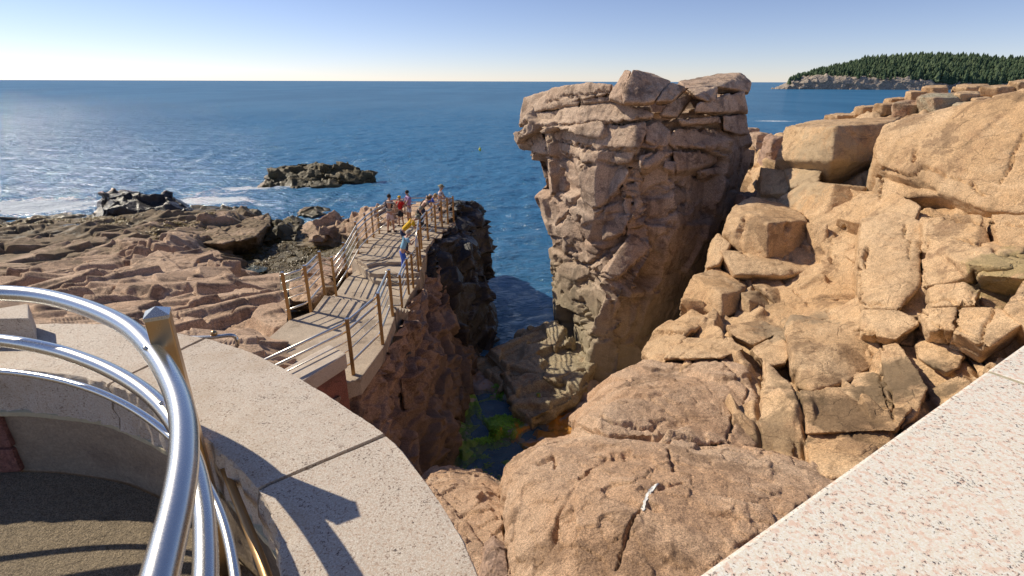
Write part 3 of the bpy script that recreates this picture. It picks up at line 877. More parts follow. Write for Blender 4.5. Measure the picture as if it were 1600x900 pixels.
thing_block('stone', 'small dark brown stone lying at the bottom edge between two boulders', 'stone',
            [(752, 885, 3.95), (757, 862, 4.05), (772, 850, 4.1), (790, 862, 4.0), (798, 900, 3.7), (780, 925, 3.5), (748, 920, 3.6)],
            mat='chasm', thick=0.3, s=45, vox=0.012)

# ------------------------------------------------------------------ the great pillar
pil = empty('rock_pillar', (5.0, 18.5, -10.5), label='tall overhanging granite sea stack rising from the chasm in the middle', cat='rock')
lv = []
def ring(z, L, Mi, Rr, B):
    l = PZ(L[0], z, L[1]); m = PZ(Mi[0], z, Mi[1]); r = PZ(Rr[0], z, Rr[1]); b = PZ(B[0], z, B[1])
    bb = (b[0] + 0.6, b[1] + 3.0, z); lb = (l[0] + 2.2, l[1] + 2.2, z)
    return [l, m, r, b, bb, lb]
lv.append(ring(-12, (860, 24), (900, 18.8), (930, 15.8), (1000, 18)))
lv.append(ring(-9.6, (866, 23.2), (900, 18.6), (945, 16.0), (1050, 19)))
lv.append(ring(-8.2, (862, 22.6), (905, 18.6), (950, 16.3), (1085, 19.5)))
lv.append(ring(-7, (864, 22.5), (905, 18.7), (948, 16.5), (1120, 20)))
lv.append(ring(-5, (843, 22), (905, 18.6), (1000, 16.5), (1150, 20)))
lv.append(ring(-3.6, (832, 22), (900, 18.5), (990, 16.6), (1165, 20.2)))
lv.append(ring(-3, (822, 22), (895, 18.6), (985, 16.6), (1170, 20.2)))
lv.append(ring(-1.6, (810, 21.8), (890, 18.8), (1000, 16.7), (1166, 20)))
lv.append(ring(-1.0, (824, 21.6), (890, 19), (1010, 17.1), (1166, 20.2)))
lv.append(ring(-0.62, (850, 21.8), (900, 19.8), (1020, 17.8), (1160, 20.6)))
bm = bmesh.new(); loft_add(bm, lv)
pv = np.array([P(0, 0, 1)])
rock_from_bm('rock_core', bm, 0.055,
             [('p', rotm(8, 14, 35), (3.3, 3.6, 1.9), 9, .28, 0, dict(cd=.16, step=.03)), ('p', rotm(-10, 55, 30), (1.0, 2.8, 1.0), 3, .04, 4, dict(cd=.05, lim=.08)),
              ('f', rotm(8, 20, 35), (0.5, 0.7, 0.3), 0.014, 0.5, 7), ('n', 1.6, 0.02, 5), ('n', 0.2, 0.02, 3), ('k', KP, 4.2, .32)], M['pillar'], pil, s=61)


def Dp(px, py):
    t = np.interp(px, [800, 850, 900, 950, 1000, 1060, 1120, 1170], [22.4, 20.6, 18.8, 17.6, 16.7, 17.6, 18.9, 20.0])
    low = np.clip((py - 380) / 170.0, 0, 1)     # ridge moves left further down
    t2 = np.interp(px, [840, 870, 905, 945, 1000, 1080], [22.6, 21, 18.7, 16.2, 17.6, 19.3])
    return float(t * (1 - low) + t2 * low)


def c7(p): return (780 + p[0] / 3.461, 90 + p[1] / 3.461)
def c8(p): return (780 + p[0] / 2.648, 330 + p[1] / 2.648)


PB = [
 (c7, .25, [(135, 215), (210, 190), (290, 165), (210, 250), (190, 360), (110, 365), (125, 290), (120, 270)]),
 (c7, .45, [(290, 160), (480, 135), (605, 145), (590, 195), (350, 205), (250, 245), (195, 290), (190, 250)]),
 (c7, .38, [(250, 245), (350, 210), (590, 198), (600, 240), (340, 265), (240, 285)]),
 (c7, .62, [(340, 268), (600, 240), (700, 255), (830, 300), (820, 325), (690, 345), (560, 355), (540, 345), (290, 375), (300, 330)]),
 (c7, .30, [(190, 300), (330, 280), (290, 375), (200, 358)]),
 (c7, .25, [(80, 400), (165, 388), (185, 470), (110, 455)]),
 (c7, .38, [(165, 385), (215, 378), (285, 500), (280, 530), (180, 520)]),
 (c7, .58, [(235, 385), (530, 350), (780, 352), (785, 400), (740, 495), (560, 490), (460, 476), (300, 440)]),
 (c7, .45, [(300, 445), (460, 484), (560, 494), (730, 505), (700, 570), (500, 580), (440, 550), (340, 510)]),
 (c7, .45, [(490, 588), (690, 582), (700, 620), (640, 720), (560, 800), (470, 790), (460, 690)]),
 (c7, .80, [(760, 530), (850, 505), (940, 510), (870, 560), (800, 600), (755, 590)]),
 (c7, .75, [(895, 560), (970, 565), (940, 620), (885, 600)]),
 (c7, .40, [(940, 510), (1170, 500), (1175, 560), (1080, 600), (960, 620)]),
 (c7, .30, [(1070, 620), (1230, 580), (1220, 640), (1100, 640)]),
 (c7, .45, [(910, 240), (1060, 180), (960, 320), (870, 310)]),
 (c7, .35, [(1130, 410), (1270, 405), (1260, 470), (1150, 490)]),
 (c7, .25, [(960, 385), (1180, 378), (1150, 480), (950, 490), (900, 450)]),
 (c7, .40, [(790, 370), (850, 350), (890, 440), (840, 480), (790, 450)]),
 (c8, .45, [(540, 95), (640, 150), (560, 215), (480, 290), (420, 260)]),
 (c8, .45, [(430, 20), (560, 10), (520, 90), (430, 120)]),
]
for i, (cf, o_, ps) in enumerate(PB):
    cx_ = np.mean([p[0] for p in ps]); cy_ = np.mean([p[1] for p in ps])
    random.seed(50 + i)
    tx, ty = random.uniform(-.12, .12), random.uniform(0.02, .25)
    hx = max(abs(p[0] - cx_) for p in ps) + 1; hy = max(abs(p[1] - cy_) for p in ps) + 1
    v = []
    for p in ps:
        a, b = cf((cx_ + (p[0] - cx_) * 1.05, cy_ + (p[1] - cy_) * 1.06))
        v.append((a, b, Dp(a, b) - o_ * .42 + tx * (p[0] - cx_) / hx - ty * (p[1] - cy_) / hy))
        # inset face a little nearer: rounded block front
        a2, b2 = cf((cx_ + (p[0] - cx_) * .8, cy_ + (p[1] - cy_) * .8))
        v.append((a2, b2, Dp(a2, b2) - o_ * .42 - .06 + tx * (p[0] - cx_) / hx - ty * (p[1] - cy_) / hy))
    block(v, pil, mat='pillar', thick=1.0, dn=0.15 if b < 200 else 0.4, s=700 + 5 * i, rough=0.9, split=1 if i % 3 else 2, vox=0.045, extra=[('k', KP, 3.0, .2)])
PT = [  # top stones, with explicit distances
 [(c7((660, 190)), 16.2), (c7((722, 55)), 16.5), (c7((930, 125)), 17.0), (c7((840, 232)), 16.2), (c7((780, 245)), 16.0), (c7((675, 242)), 16.0), (c7((860, 95)), 17.6)],
 [(c7((598, 192)), 16.9), (c7((682, 58)), 17.1), (c7((716, 66)), 16.7), (c7((662, 190)), 16.4), (c7((670, 250)), 16.4), (c7((590, 225)), 16.8)],
 [(c7((930, 127)), 17.0), (c7((1012, 155)), 17.3), (c7((930, 232)), 16.5), (c7((845, 236)), 16.3), (c7((880, 180)), 16.5)],
 [(c7((965, 125)), 19.5), (c7((1190, 85)), 20.5), (c7((1310, 80)), 20.5), (c7((1360, 135)), 20.0), (c7((1345, 185)), 19.5), (c7((1200, 158)), 18.2), (c7((1000, 168)), 17.8), (c7((1240, 130)), 18.8)],
 [(c7((1010, 165)), 17.8), (c7((1180, 160)), 18.0), (c7((1170, 222)), 17.8), (c7((1130, 238)), 17.2), (c7((1050, 202)), 17.0)],
 [(c7((1180, 222)), 17.8), (c7((1325, 172)), 19.3), (c7((1345, 290)), 19.4), (c7((1200, 302)), 17.9), (c7((1050, 300)), 16.9), (c7((1070, 250)), 17.0)],
 [(c7((1210, 312)), 18.3), (c7((1335, 302)), 19.4), (c7((1345, 405)), 19.6), (c7((1290, 412)), 19.0), (c7((1210, 385)), 18.4)],
 [(c7((960, 335)), 17.0), (c7((1190, 315)), 18.0), (c7((1200, 350)), 18.1), (c7((980, 365)), 17.1)],
]
for i, ps in enumerate(PT):
    block([(a[0], a[1], d) for a, d in ps], pil, mat='pillar', thick=1.2, dn=0.12, s=900 + i, rough=1.1, vox=0.045)

# ledge at the foot of the pillar
ledge = empty('rock_ledge', P(840, 620, -10.3), label='flat olive grey rock ledge at the foot of the pillar striped by railing shadows', cat='rock')
LB = [
 [(755, 550, -9.95), (800, 540, -9.8), (860, 512, -9.4), (905, 535, -9.3), (940, 570, -9.4), (905, 600, -9.5), (860, 600, -9.7), (790, 585, -9.85)],
 [(780, 585, -9.95), (850, 590, -9.8), (915, 578, -9.5), (925, 600, -9.55), (885, 632, -9.8), (830, 655, -10.0), (805, 640, -10.05), (787, 610, -10.0)],
 [(770, 570, -10.1), (790, 600, -10.15), (800, 640, -10.2), (830, 664, -10.25), (860, 650, -10.1), (840, 590, -10.0)],
 [(800, 520, -9.9), (870, 500, -9.0), (900, 530, -9.0), (860, 545, -9.5)],
 [(740, 548, -10.15), (775, 552, -10.1), (800, 600, -10.2), (780, 615, -10.3), (745, 580, -10.3)],
]
for i, b in enumerate(LB):
    block([P(*a) for a in b], ledge, mat='ledge', thick=0.25, dn=2.4, s=950 + i, rough=1.2, vox=0.045, extra=[('p', rotn((0, -.1, 1), 25), (1.3, .8, 3), 4, .06, 2, dict(cd=.07, lim=.12))])

# ------------------------------------------------------------------ chasm floor and walls
m, N, L, B = newmat('chasm_floor_rock')
pos = N.new('ShaderNodeNewGeometry').outputs['Position']
n1 = noise(N, L, pos, 1.1, 6, 0.65, 0.5); n2 = noise(N, L, pos, 7, 6, 0.7)
c = mixc(N, L, ramp(N, L, n1, .4, .62), (0.46, 0.34, 0.27), (0.32, 0.29, 0.28))
for cc, rad, sc, am in ((P(775, 640, -10.2), 1.6, (0.13, 0.30, 0.02), .95), (P(745, 760, -10.2), 1.3, (0.15, 0.34, 0.02), .95), (P(695, 600, -10.1), 1.0, (0.14, 0.26, 0.02), .8),
                        (P(760, 690, -10.2), 1.3, (0.12, 0.27, 0.02), .85), (P(872, 670, -10.2), 1.3, (0.50, 0.22, 0.03), 1.0), (P(790, 575, -10.1), 1.2, (0.36, 0.22, 0.12), .8)):
    vm = N.new('ShaderNodeVectorMath'); vm.operation = 'DISTANCE'; L.new(pos, vm.inputs[0]); vm.inputs[1].default_value = cc
    dd = mathn(N, L, 'ADD', mathn(N, L, 'DIVIDE', vm.outputs['Value'], rad), mathn(N, L, 'MULTIPLY', mathn(N, L, 'SUBTRACT', n1, 0.5), 4.0))
    dd = mathn(N, L, 'ADD', dd, mathn(N, L, 'MULTIPLY', mathn(N, L, 'SUBTRACT', n2, 0.5), 1.6))
    c = mixc(N, L, mathn(N, L, 'MULTIPLY', ramp(N, L, dd, 1.0, .7), am), c, sc)
L.new(c, B.inputs['Base Color']); B.inputs['Roughness'].default_value = 0.32
b_ = N.new('ShaderNodeBump'); b_.inputs['Strength'].default_value = .8; b_.inputs['Distance'].default_value = .06
L.new(noise(N, L, pos, 9, 8, .7), b_.inputs['Height']); L.new(b_.outputs[0], B.inputs['Normal'])
M['floor_rock'] = m
sheet('chasm_floor', [
 [(640, 545, -11.4), (700, 545, -11.3), (750, 546, -11.2), (830, 540, -11), (960, 540, -11)],
 [(640, 565, -10.25), (700, 562, -10.3), (750, 562, -10.35), (830, 560, -10.3), (960, 560, -10)],
 [(640, 620, -10.0), (700, 620, -10.15), (750, 620, -10.35), (830, 620, -10.3), (960, 620, -10.1)],
 [(640, 680, -10), (700, 680, -10.25), (755, 680, -10.4), (830, 680, -10.35), (960, 680, -10.15)],
 [(640, 740, -10), (700, 740, -10.3), (755, 740, -10.55), (830, 740, -10.4), (960, 740, -10.2)],
 [(620, 850, -9.9), (700, 850, -10.2), (755, 850, -10.4), (830, 850, -10.1), (960, 850, -10)]], 220, 260,
 [('f', rotm(0, 0, 20), (1.5, 1.1, .8), .26, .5, 0), ('f', rotm(0, 0, 50), (.5, .5, .4), .10, .6, 3), ('n', .6, .08)], M['floor_rock'], s=71, kind='structure')
# pool in the chasm
m, N, L, B = newmat('pool_water')
B.inputs['Base Color'].default_value = (0.12, 0.17, 0.17, 1); B.inputs['Roughness'].default_value = 0.06; B.inputs['IOR'].default_value = 1.33
B.inputs['Transmission Weight'].default_value = 0.0; B.inputs['Alpha'].default_value = 0.35
pos = N.new('ShaderNodeNewGeometry').outputs['Position']
b_ = N.new('ShaderNodeBump'); b_.inputs['Strength'].default_value = .3; b_.inputs['Distance'].default_value = .02
L.new(noise(N, L, pos, 5, 4), b_.inputs['Height']); L.new(b_.outputs[0], B.inputs['Normal'])
M['pool'] = m
pp = [P(x, y, -10.46) for x, y in ((650, 600), (880, 600), (960, 700), (900, 860), (640, 860))]
pobj('tide_pool', pp, [(0, 1, 2, 3, 4)], M['pool'], kind='structure')

WALLR = [
 [P(430, 720, -5.1), P(480, 650, -5.25), P(545, 592, -5.45), P(600, 541, -5.5), P(624, 497, -5.9), P(646, 464, -6.5), P(663, 432, -6.5), P(680, 400, -6.4)],
 [P(470, 800, -6.2), P(520, 720, -6.3), P(585, 625, -6.4), P(632, 565, -6.7), P(656, 525, -7), P(668, 490, -7.3), P(682, 465, -7.5), P(700, 440, -7.5)],
 [P(540, 850, -8), P(600, 765, -8.2), P(640, 685, -8.3), P(682, 612, -8.6), P(702, 572, -8.8), P(708, 540, -8.8), P(712, 518, -8.8), P(725, 500, -9)],
 [P(600, 870, -9.6), P(660, 800, -9.8), P(690, 742, -10.1), P(720, 655, -10.1), P(736, 605, -10.2), P(738, 575, -10.4), P(742, 550, -10.5), P(750, 530, -10.8)],
 [P(640, 880, -11.5), P(690, 805, -11.6), P(705, 745, -11.6), P(730, 655, -11.6), P(745, 605, -11.6), P(745, 575, -11.6), P(750, 550, -11.6), P(760, 530, -11.8)]]
wall = sheet('chasm_wall', WALLR, 460, 360, [('p', rotn((1, -.2, .3), 30), (1.1, .7, 5), 22, .55, 0, dict(cd=.12)), ('p', rotn((1, -.2, .4), 10), (.42, .28, 2.5), 20, .2, 3, dict(cd=.05, lim=.2)),
             ('n', .9, .12, 6), ('n', .12, .012, 3)], M['chasm'], s=81, kind='structure', flip=-1)
for i, b in enumerate([
    [(600, 500, -6.0), (625, 497, -5.9), (655, 505, -6.1), (650, 530, -6.6), (620, 535, -6.4), (604, 520, -6.2)],
    [(603, 555, -6.3), (640, 520, -6.3), (650, 540, -6.8), (640, 570, -7.2), (612, 590, -6.9)],
    [(555, 610, -5.9), (600, 588, -6.1), (620, 620, -6.9), (590, 660, -7.0), (560, 650, -6.5)],
    [(625, 590, -7.0), (665, 560, -7.2), (680, 600, -8.0), (660, 640, -8.2), (632, 640, -7.9)],
    [(700, 610, -9.0), (715, 600, -9.2), (722, 640, -9.8), (712, 700, -10), (690, 735, -10), (660, 720, -9.6), (672, 660, -9.2)],
    [(640, 640, -8.2), (672, 625, -8.6), (668, 690, -9.4), (630, 720, -9.2), (622, 690, -8.7)]]):
    block(b, wall, mat='chasm', thick=.9, dn=.9, s=300 + i * 3, rough=3.2, vox=.04)

sheet('rock_bank', [[(x, y, z + (0 if x < -3.2 else dz)) for x, dz in ((-9, 0), (-6, 0), (-4.2, 0), (-3.0, -.5), (-2.2, -3.2))] for y, z in ((1.6, -2.6), (3.2, -4.0), (5.0, -5.0), (6.6, -5.7), (8.0, -6.1))], 90, 90,
      [('p', rotn((0, -.2, 1), 30), (1.4, .9, 5), 10, .25, 0), ('n', .5, .06)], M['shore'], s=88, raw=True, kind='structure')

for (x, y, z, a, b_) in ((386, 421, -9.78, 1.1, .7), (70, 353, -9.72, 2.6, .8), (130, 352, -9.6, 1.6, .5), (240, 358, -9.3, 1.5, .5)):
    c = P(x, y, z)
    pobj('tide_pool', [(c[0] + a * math.cos(t * .52) * (1 + .15 * math.sin(3 * t)), c[1] + b_ * math.sin(t * .52), z) for t in range(12)], [tuple(range(12))], M['pool'], kind='structure')

# black wet rock under the platform
blk = empty('wet_outcrop', P(720, 520, -10.5), label='black wet rock outcrop beneath the viewing platform beside the blue inlet', cat='rock')
def down(vs, z): return [P(*v) for v in vs] + [(P(*v)[0], P(*v)[1], z) for v in vs]
bm = hull_bm([down([(690, 347, 22.6), (707, 309, 25), (735, 309, 27), (745, 322, 26.5), (744, 336, 25.5), (700, 352, 22.4)], -11.5),
              down([(722, 345, 23.5), (744, 337, 25), (756, 338, 25.5), (764, 380, 24.6), (762, 402, 24.2), (740, 400, 22.8)], -11.5),
              [P(655, 392, 18.8), P(662, 372, 20.2), P(712, 350, 22.6), P(724, 354, 22.4), P(738, 392, 21.8), P(757, 440, 21.6), P(766, 478, 21.6), P(760, 515, 20.4), P(738, 535, 19.6), P(702, 528, 18.6), P(680, 480, 18), P(664, 440, 17.8)] +
              [(-3.5, 20, -11.5), (-2.2, 18, -11.5), (-.5, 20, -11.5), (-.8, 22.5, -11.5), (-2, 25, -11.5)]])
rock_from_bm('rock_core', bm, 0.06, [('p', rotm(10, 35, -30), (1.6, 2.0, .8), 10, .3, 0, dict(cd=.12)), ('p', rotm(15, 30, -20), (.6, 1.2, .35), 8, .12, 3, dict(cd=.05, lim=.2)), ('n', 1.2, .05, 5), ('n', .2, .03, 3)], M['wet'], blk, s=91)
for i, b in enumerate([
    [(685, 455, 19.6), (725, 440, 20.2), (738, 452, 20.2), (722, 478, 19.3), (692, 470, 19.1)],
    [(672, 480, 18.6), (700, 492, 18.6), (720, 490, 19), (740, 510, 19.4), (720, 530, 19), (690, 520, 18.4)],
    [(700, 395, 20.6), (735, 390, 21.4), (745, 415, 21.3), (725, 430, 20.6), (705, 425, 20.1)]]):
    block(b, blk, mat='wet', thick=.8, dn=.6, s=330 + i, rough=3.5, vox=.06)

# ------------------------------------------------------------------ left shore
SH = [
 [(-200, 338, -11.6), (0, 337, -11.6), (90, 331, -11.6), (200, 322, -11.6), (300, 321, -11.6), (380, 320, -11.6), (425, 335, -11.6), (440, 355, -11.8)],
 [(-200, 349, -10.1), (0, 346, -10.1), (90, 341, -10.0), (200, 337, -9.9), (300, 333, -9.8), (370, 328, -9.6), (416, 342, -9.8), (432, 368, -11.2)],
 [(-200, 375, -9.3), (0, 372, -9.3), (100, 368, -9.3), (200, 362, -9.1), (300, 352, -9.2), (360, 348, -8.9), (408, 356, -9.4), (425, 382, -11.2)],
 [(-200, 400, -9.4), (0, 396, -9.2), (100, 388, -9.2), (200, 382, -9.2), (290, 378, -9.2), (340, 376, -9.0), (350, 384, -10.2), (400, 398, -11.0)],
 [(-200, 420, -9.2), (0, 415, -9.0), (60, 425, -8.9), (140, 400, -8.6), (200, 389, -8.2), (280, 392, -8.1), (325, 400, -8.7), (360, 410, -10.8)],
 [(-200, 450, -9.2), (0, 445, -8.8), (70, 440, -8.1), (150, 418, -7.8), (240, 410, -7.5), (310, 405, -7.6), (368, 418, -7.9), (395, 440, -9.4)],
 [(-200, 480, -8), (0, 465, -7.4), (90, 460, -7.0), (170, 450, -6.8), (260, 445, -6.6), (330, 440, -6.7), (375, 440, -6.8), (445, 452, -7.4)],
 [(-200, 510, -6.6), (0, 498, -6.1), (90, 490, -5.8), (170, 485, -5.7), (260, 482, -5.7), (330, 478, -5.9), (385, 476, -6.0), (447, 475, -5.6)],
 [(-200, 560, -5), (0, 550, -4.8), (90, 545, -4.8), (170, 540, -4.7), (260, 545, -4.7), (330, 545, -4.7), (380, 545, -5.1), (445, 525, -5.35)],
 [(-250, 700, -3.4), (0, 700, -3.4), (90, 700, -3.5), (170, 700, -3.7), (260, 700, -3.9), (330, 680, -4.2), (370, 650, -4.8), (420, 610, -5.4)]]
full = []
for r in SH:
    q = [P(*a) for a in r]; x, y, z = q[0]
    full.append([(x - 30, y, z)] + q)
shore = sheet('rocky_shore', full, 500, 820, [('p', rotn((.1, -.2, 1), 28), (4.0, 1.8, 9), 12, .45, 0, dict(cd=.35)), ('p', rotn((0, -.1, 1), 38), (1.5, .8, 5), 10, .17, 3, dict(cd=.10, lim=.25)), ('n', 2.2, .06, 5), ('n', .25, .015, 4)],
              M['shore'], s=101, raw=True, soft=1, kind='structure')
for i, (b, th, ro) in enumerate([
    ([(112, 470, 17.5), (130, 440, 19.5), (200, 420, 21.5), (265, 430, 20.5), (262, 450, 19), (200, 480, 16.5), (150, 500, 14.6)], 1.5, 1.6),
    ([(200, 420, 21.5), (250, 388, 24.4), (310, 402, 23.6), (300, 420, 22), (262, 432, 20.5)], 1.2, 1.6),
    ([(285, 440, 19.4), (330, 418, 21), (362, 424, 20.2), (375, 440, 18.8), (368, 480, 15.6), (345, 505, 13.8), (290, 490, 14.8)], 1.5, 1.6),
    ([(360, 470, 16.6), (400, 447, 17.8), (445, 462, 16.4), (450, 495, 13.4), (410, 530, 11.6), (372, 520, 12), (352, 500, 13.2)], 1.4, 1.8),
    ([(60, 470, 18), (90, 440, 20), (130, 440, 19.5), (110, 470, 17.4), (60, 500, 14.6)], 1.2, 1.6),
    ([(250, 355, 35), (330, 338, 38.5), (385, 340, 37), (418, 350, 35), (400, 368, 31), (350, 382, 29), (270, 380, 30)], 1.8, 2.5),
    ([(75, 375, 33), (180, 362, 35), (250, 372, 32), (230, 390, 28.5), (120, 395, 28.5)], 1.3, 2.5),
    ([(385, 340, 36.5), (420, 333, 38.5), (422, 352, 35), (405, 356, 33.5)], 1.0, 2.5)]):
    if i < 5: b = [(p[0], p[1], p[2] * .972) for p in b]
    block(b, shore, mat='shore', thick=th, dn=.7, s=400 + i, rough=ro, vox=.055)

# low tidal flat of weed below the walkway
flat = sheet('tidal_flat', [
 [(320, 372, -11.4), (400, 366, -11.2), (460, 366, -11.3), (530, 345, -11), (600, 335, -10), (660, 330, -10)],
 [(325, 392, -10.4), (400, 384, -10.3), (450, 376, -10.1), (530, 368, -9.7), (590, 362, -8.6), (640, 350, -8)],
 [(330, 410, -10.3), (400, 402, -10.1), (460, 395, -9.9), (530, 395, -9.3), (580, 395, -8.4), (640, 400, -8)],
 [(350, 432, -10.2), (400, 432, -9.9), (450, 425, -9.4), (520, 430, -8.7), (570, 430, -8.2), (640, 440, -8)],
 [(370, 470, -9.2), (430, 465, -8.4), (480, 470, -7.8), (540, 480, -7.4), (600, 480, -7.2), (640, 490, -7)],
 [(400, 540, -6.8), (440, 520, -6.4), (480, 530, -6.4), (540, 560, -6.4), (600, 560, -6.4), (640, 560, -6.6)]], 320, 260,
 [('f', rotn((0, -.2, 1), 30), (1.6, 1.3, 5), .2, .6, 0), ('n', .9, .14, 5), ('n', .2, .07, 3)], M['weed_rock'], s=111, kind='structure')
for i, (b, mt) in enumerate([
    ([(555, 392, 22), (600, 372, 23), (600, 400, 20.5), (575, 430, 18.6), (545, 425, 19)], 'shore'),
    ([(490, 402, 21), (530, 396, 21.5), (545, 415, 19.5), (520, 432, 18.3), (470, 425, 19)], 'chasm'),
    ([(455, 440, 17.2), (500, 425, 18.2), (520, 440, 17), (490, 470, 15.2), (456, 470, 15.6)], 'shore')]):
    block(b, flat, mat=mt, thick=1.2, dn=.8, s=440 + i, rough=3, vox=.05)


def sea_rock(name, label, vs, base_z=-11.3, mat='weed_rock', rough=3, vox=.1, s=0, bl=None):
    t = empty(name, tuple(np.mean([P(*v) for v in (bl or vs)[:2]], axis=0)[:2]) + (SEA,), label=label, cat='rock')
    loc = np.array(t.location)
    o = rock_from_bm(name, hull_bm([[tuple(p) for p in down(q, base_z)] for q in vs]) if isinstance(vs[0], list) else hull_bm([down(vs, base_z)]), vox,
                     [('p', rotm(6, 8, 30), (2.4, 2.6, .8), 10, .06 * rough, 0, dict(cd=.1)), ('p', rotm(6, 8, 10), (.9, 1.3, .5), 8, .03 * rough, 3, dict(cd=.05, lim=.2)), ('n', 1.4, .02 * rough, 5), ('n', .25, .01 * rough, 3)],
                     M[mat], None, s=s, base=tuple(loc))
    bpy.data.objects.remove(t)
    return prop(o, label, 'rock')


sea_rock('offshore_rock', 'long low weed-covered rock standing in the sea beyond the shore, largest of those offshore',
         [[(418, 268, 60), (440, 256, 61), (500, 252, 62), (512, 262, 60), (505, 276, 58.5), (418, 277, 58.5)], [(505, 258, 60.5), (545, 250, 62), (562, 262, 60.5), (565, 272, 59.2), (510, 276, 59)],
          [(520, 266, 59.5), (585, 264, 60), (588, 274, 59), (570, 281, 58), (525, 278, 58)]], s=1, bl=[(500, 280, 58), (510, 280, 58)], rough=4.5)
sea_rock('low_reef', 'thin weedy reef awash in front of the long offshore rock', [(385, 292, 56), (420, 286, 57.5), (480, 281, 58), (535, 279, 58), (530, 284, 56.5), (450, 290, 55.5)], rough=3, s=2)
sea_rock('shore_rock', 'blocky black rock standing on the far edge of the left shore, white foam behind it',
         [[(150, 312, 41.5), (162, 297, 42.5), (205, 296, 43), (215, 300, 42), (213, 335, 39.5), (160, 335, 40)], [(205, 299, 42), (262, 299, 43), (290, 312, 42.5), (299, 328, 41), (270, 334, 39.8), (208, 334, 39.8)]], mat='wet', s=3, bl=[(220, 330, 40), (230, 330, 40)], rough=4.5, vox=.08)
sea_rock('shore_rock', 'smooth rounded brown rock with weed fringe between the left shore and the walkway', [(384, 358, 36), (400, 345, 37), (425, 341, 37.5), (462, 345, 37.5), (470, 352, 36.5), (465, 366, 34.5), (425, 371, 34), (388, 370, 34.5)], s=4, rough=2, vox=.07)
sea_rock('shore_rock', 'small weedy rock poking out of the water, left of the viewing platform', [(466, 331, 43.5), (490, 322, 45.5), (505, 321, 45.5), (512, 327, 44.5), (495, 334, 42.5)], s=5, rough=2, vox=.07)
sea_rock('shore_rock', 'tiny rounded rock in the shallow channel beside the smooth brown rock', [(448, 341, 39), (458, 338, 40), (466, 341, 39), (460, 345, 38)], s=6, rough=1.2, vox=.07)
sea_rock('rock_shelf', 'long tan layered rock shelf behind the left railing of the viewing platform',
         [[(471, 352, 33), (500, 338, 34.5), (535, 334, 35), (538, 345, 33.5), (535, 362, 31), (500, 366, 30.5), (475, 362, 31)], [(535, 340, 33.5), (570, 330, 34), (640, 318, 32), (640, 345, 28), (600, 360, 27), (540, 362, 30.5)],
          [(620, 318, 30), (680, 306, 30), (712, 308, 28), (705, 325, 25), (640, 345, 26)]], mat='shore', s=7, bl=[(540, 360, 31), (545, 360, 31)], rough=3.5, vox=.07)
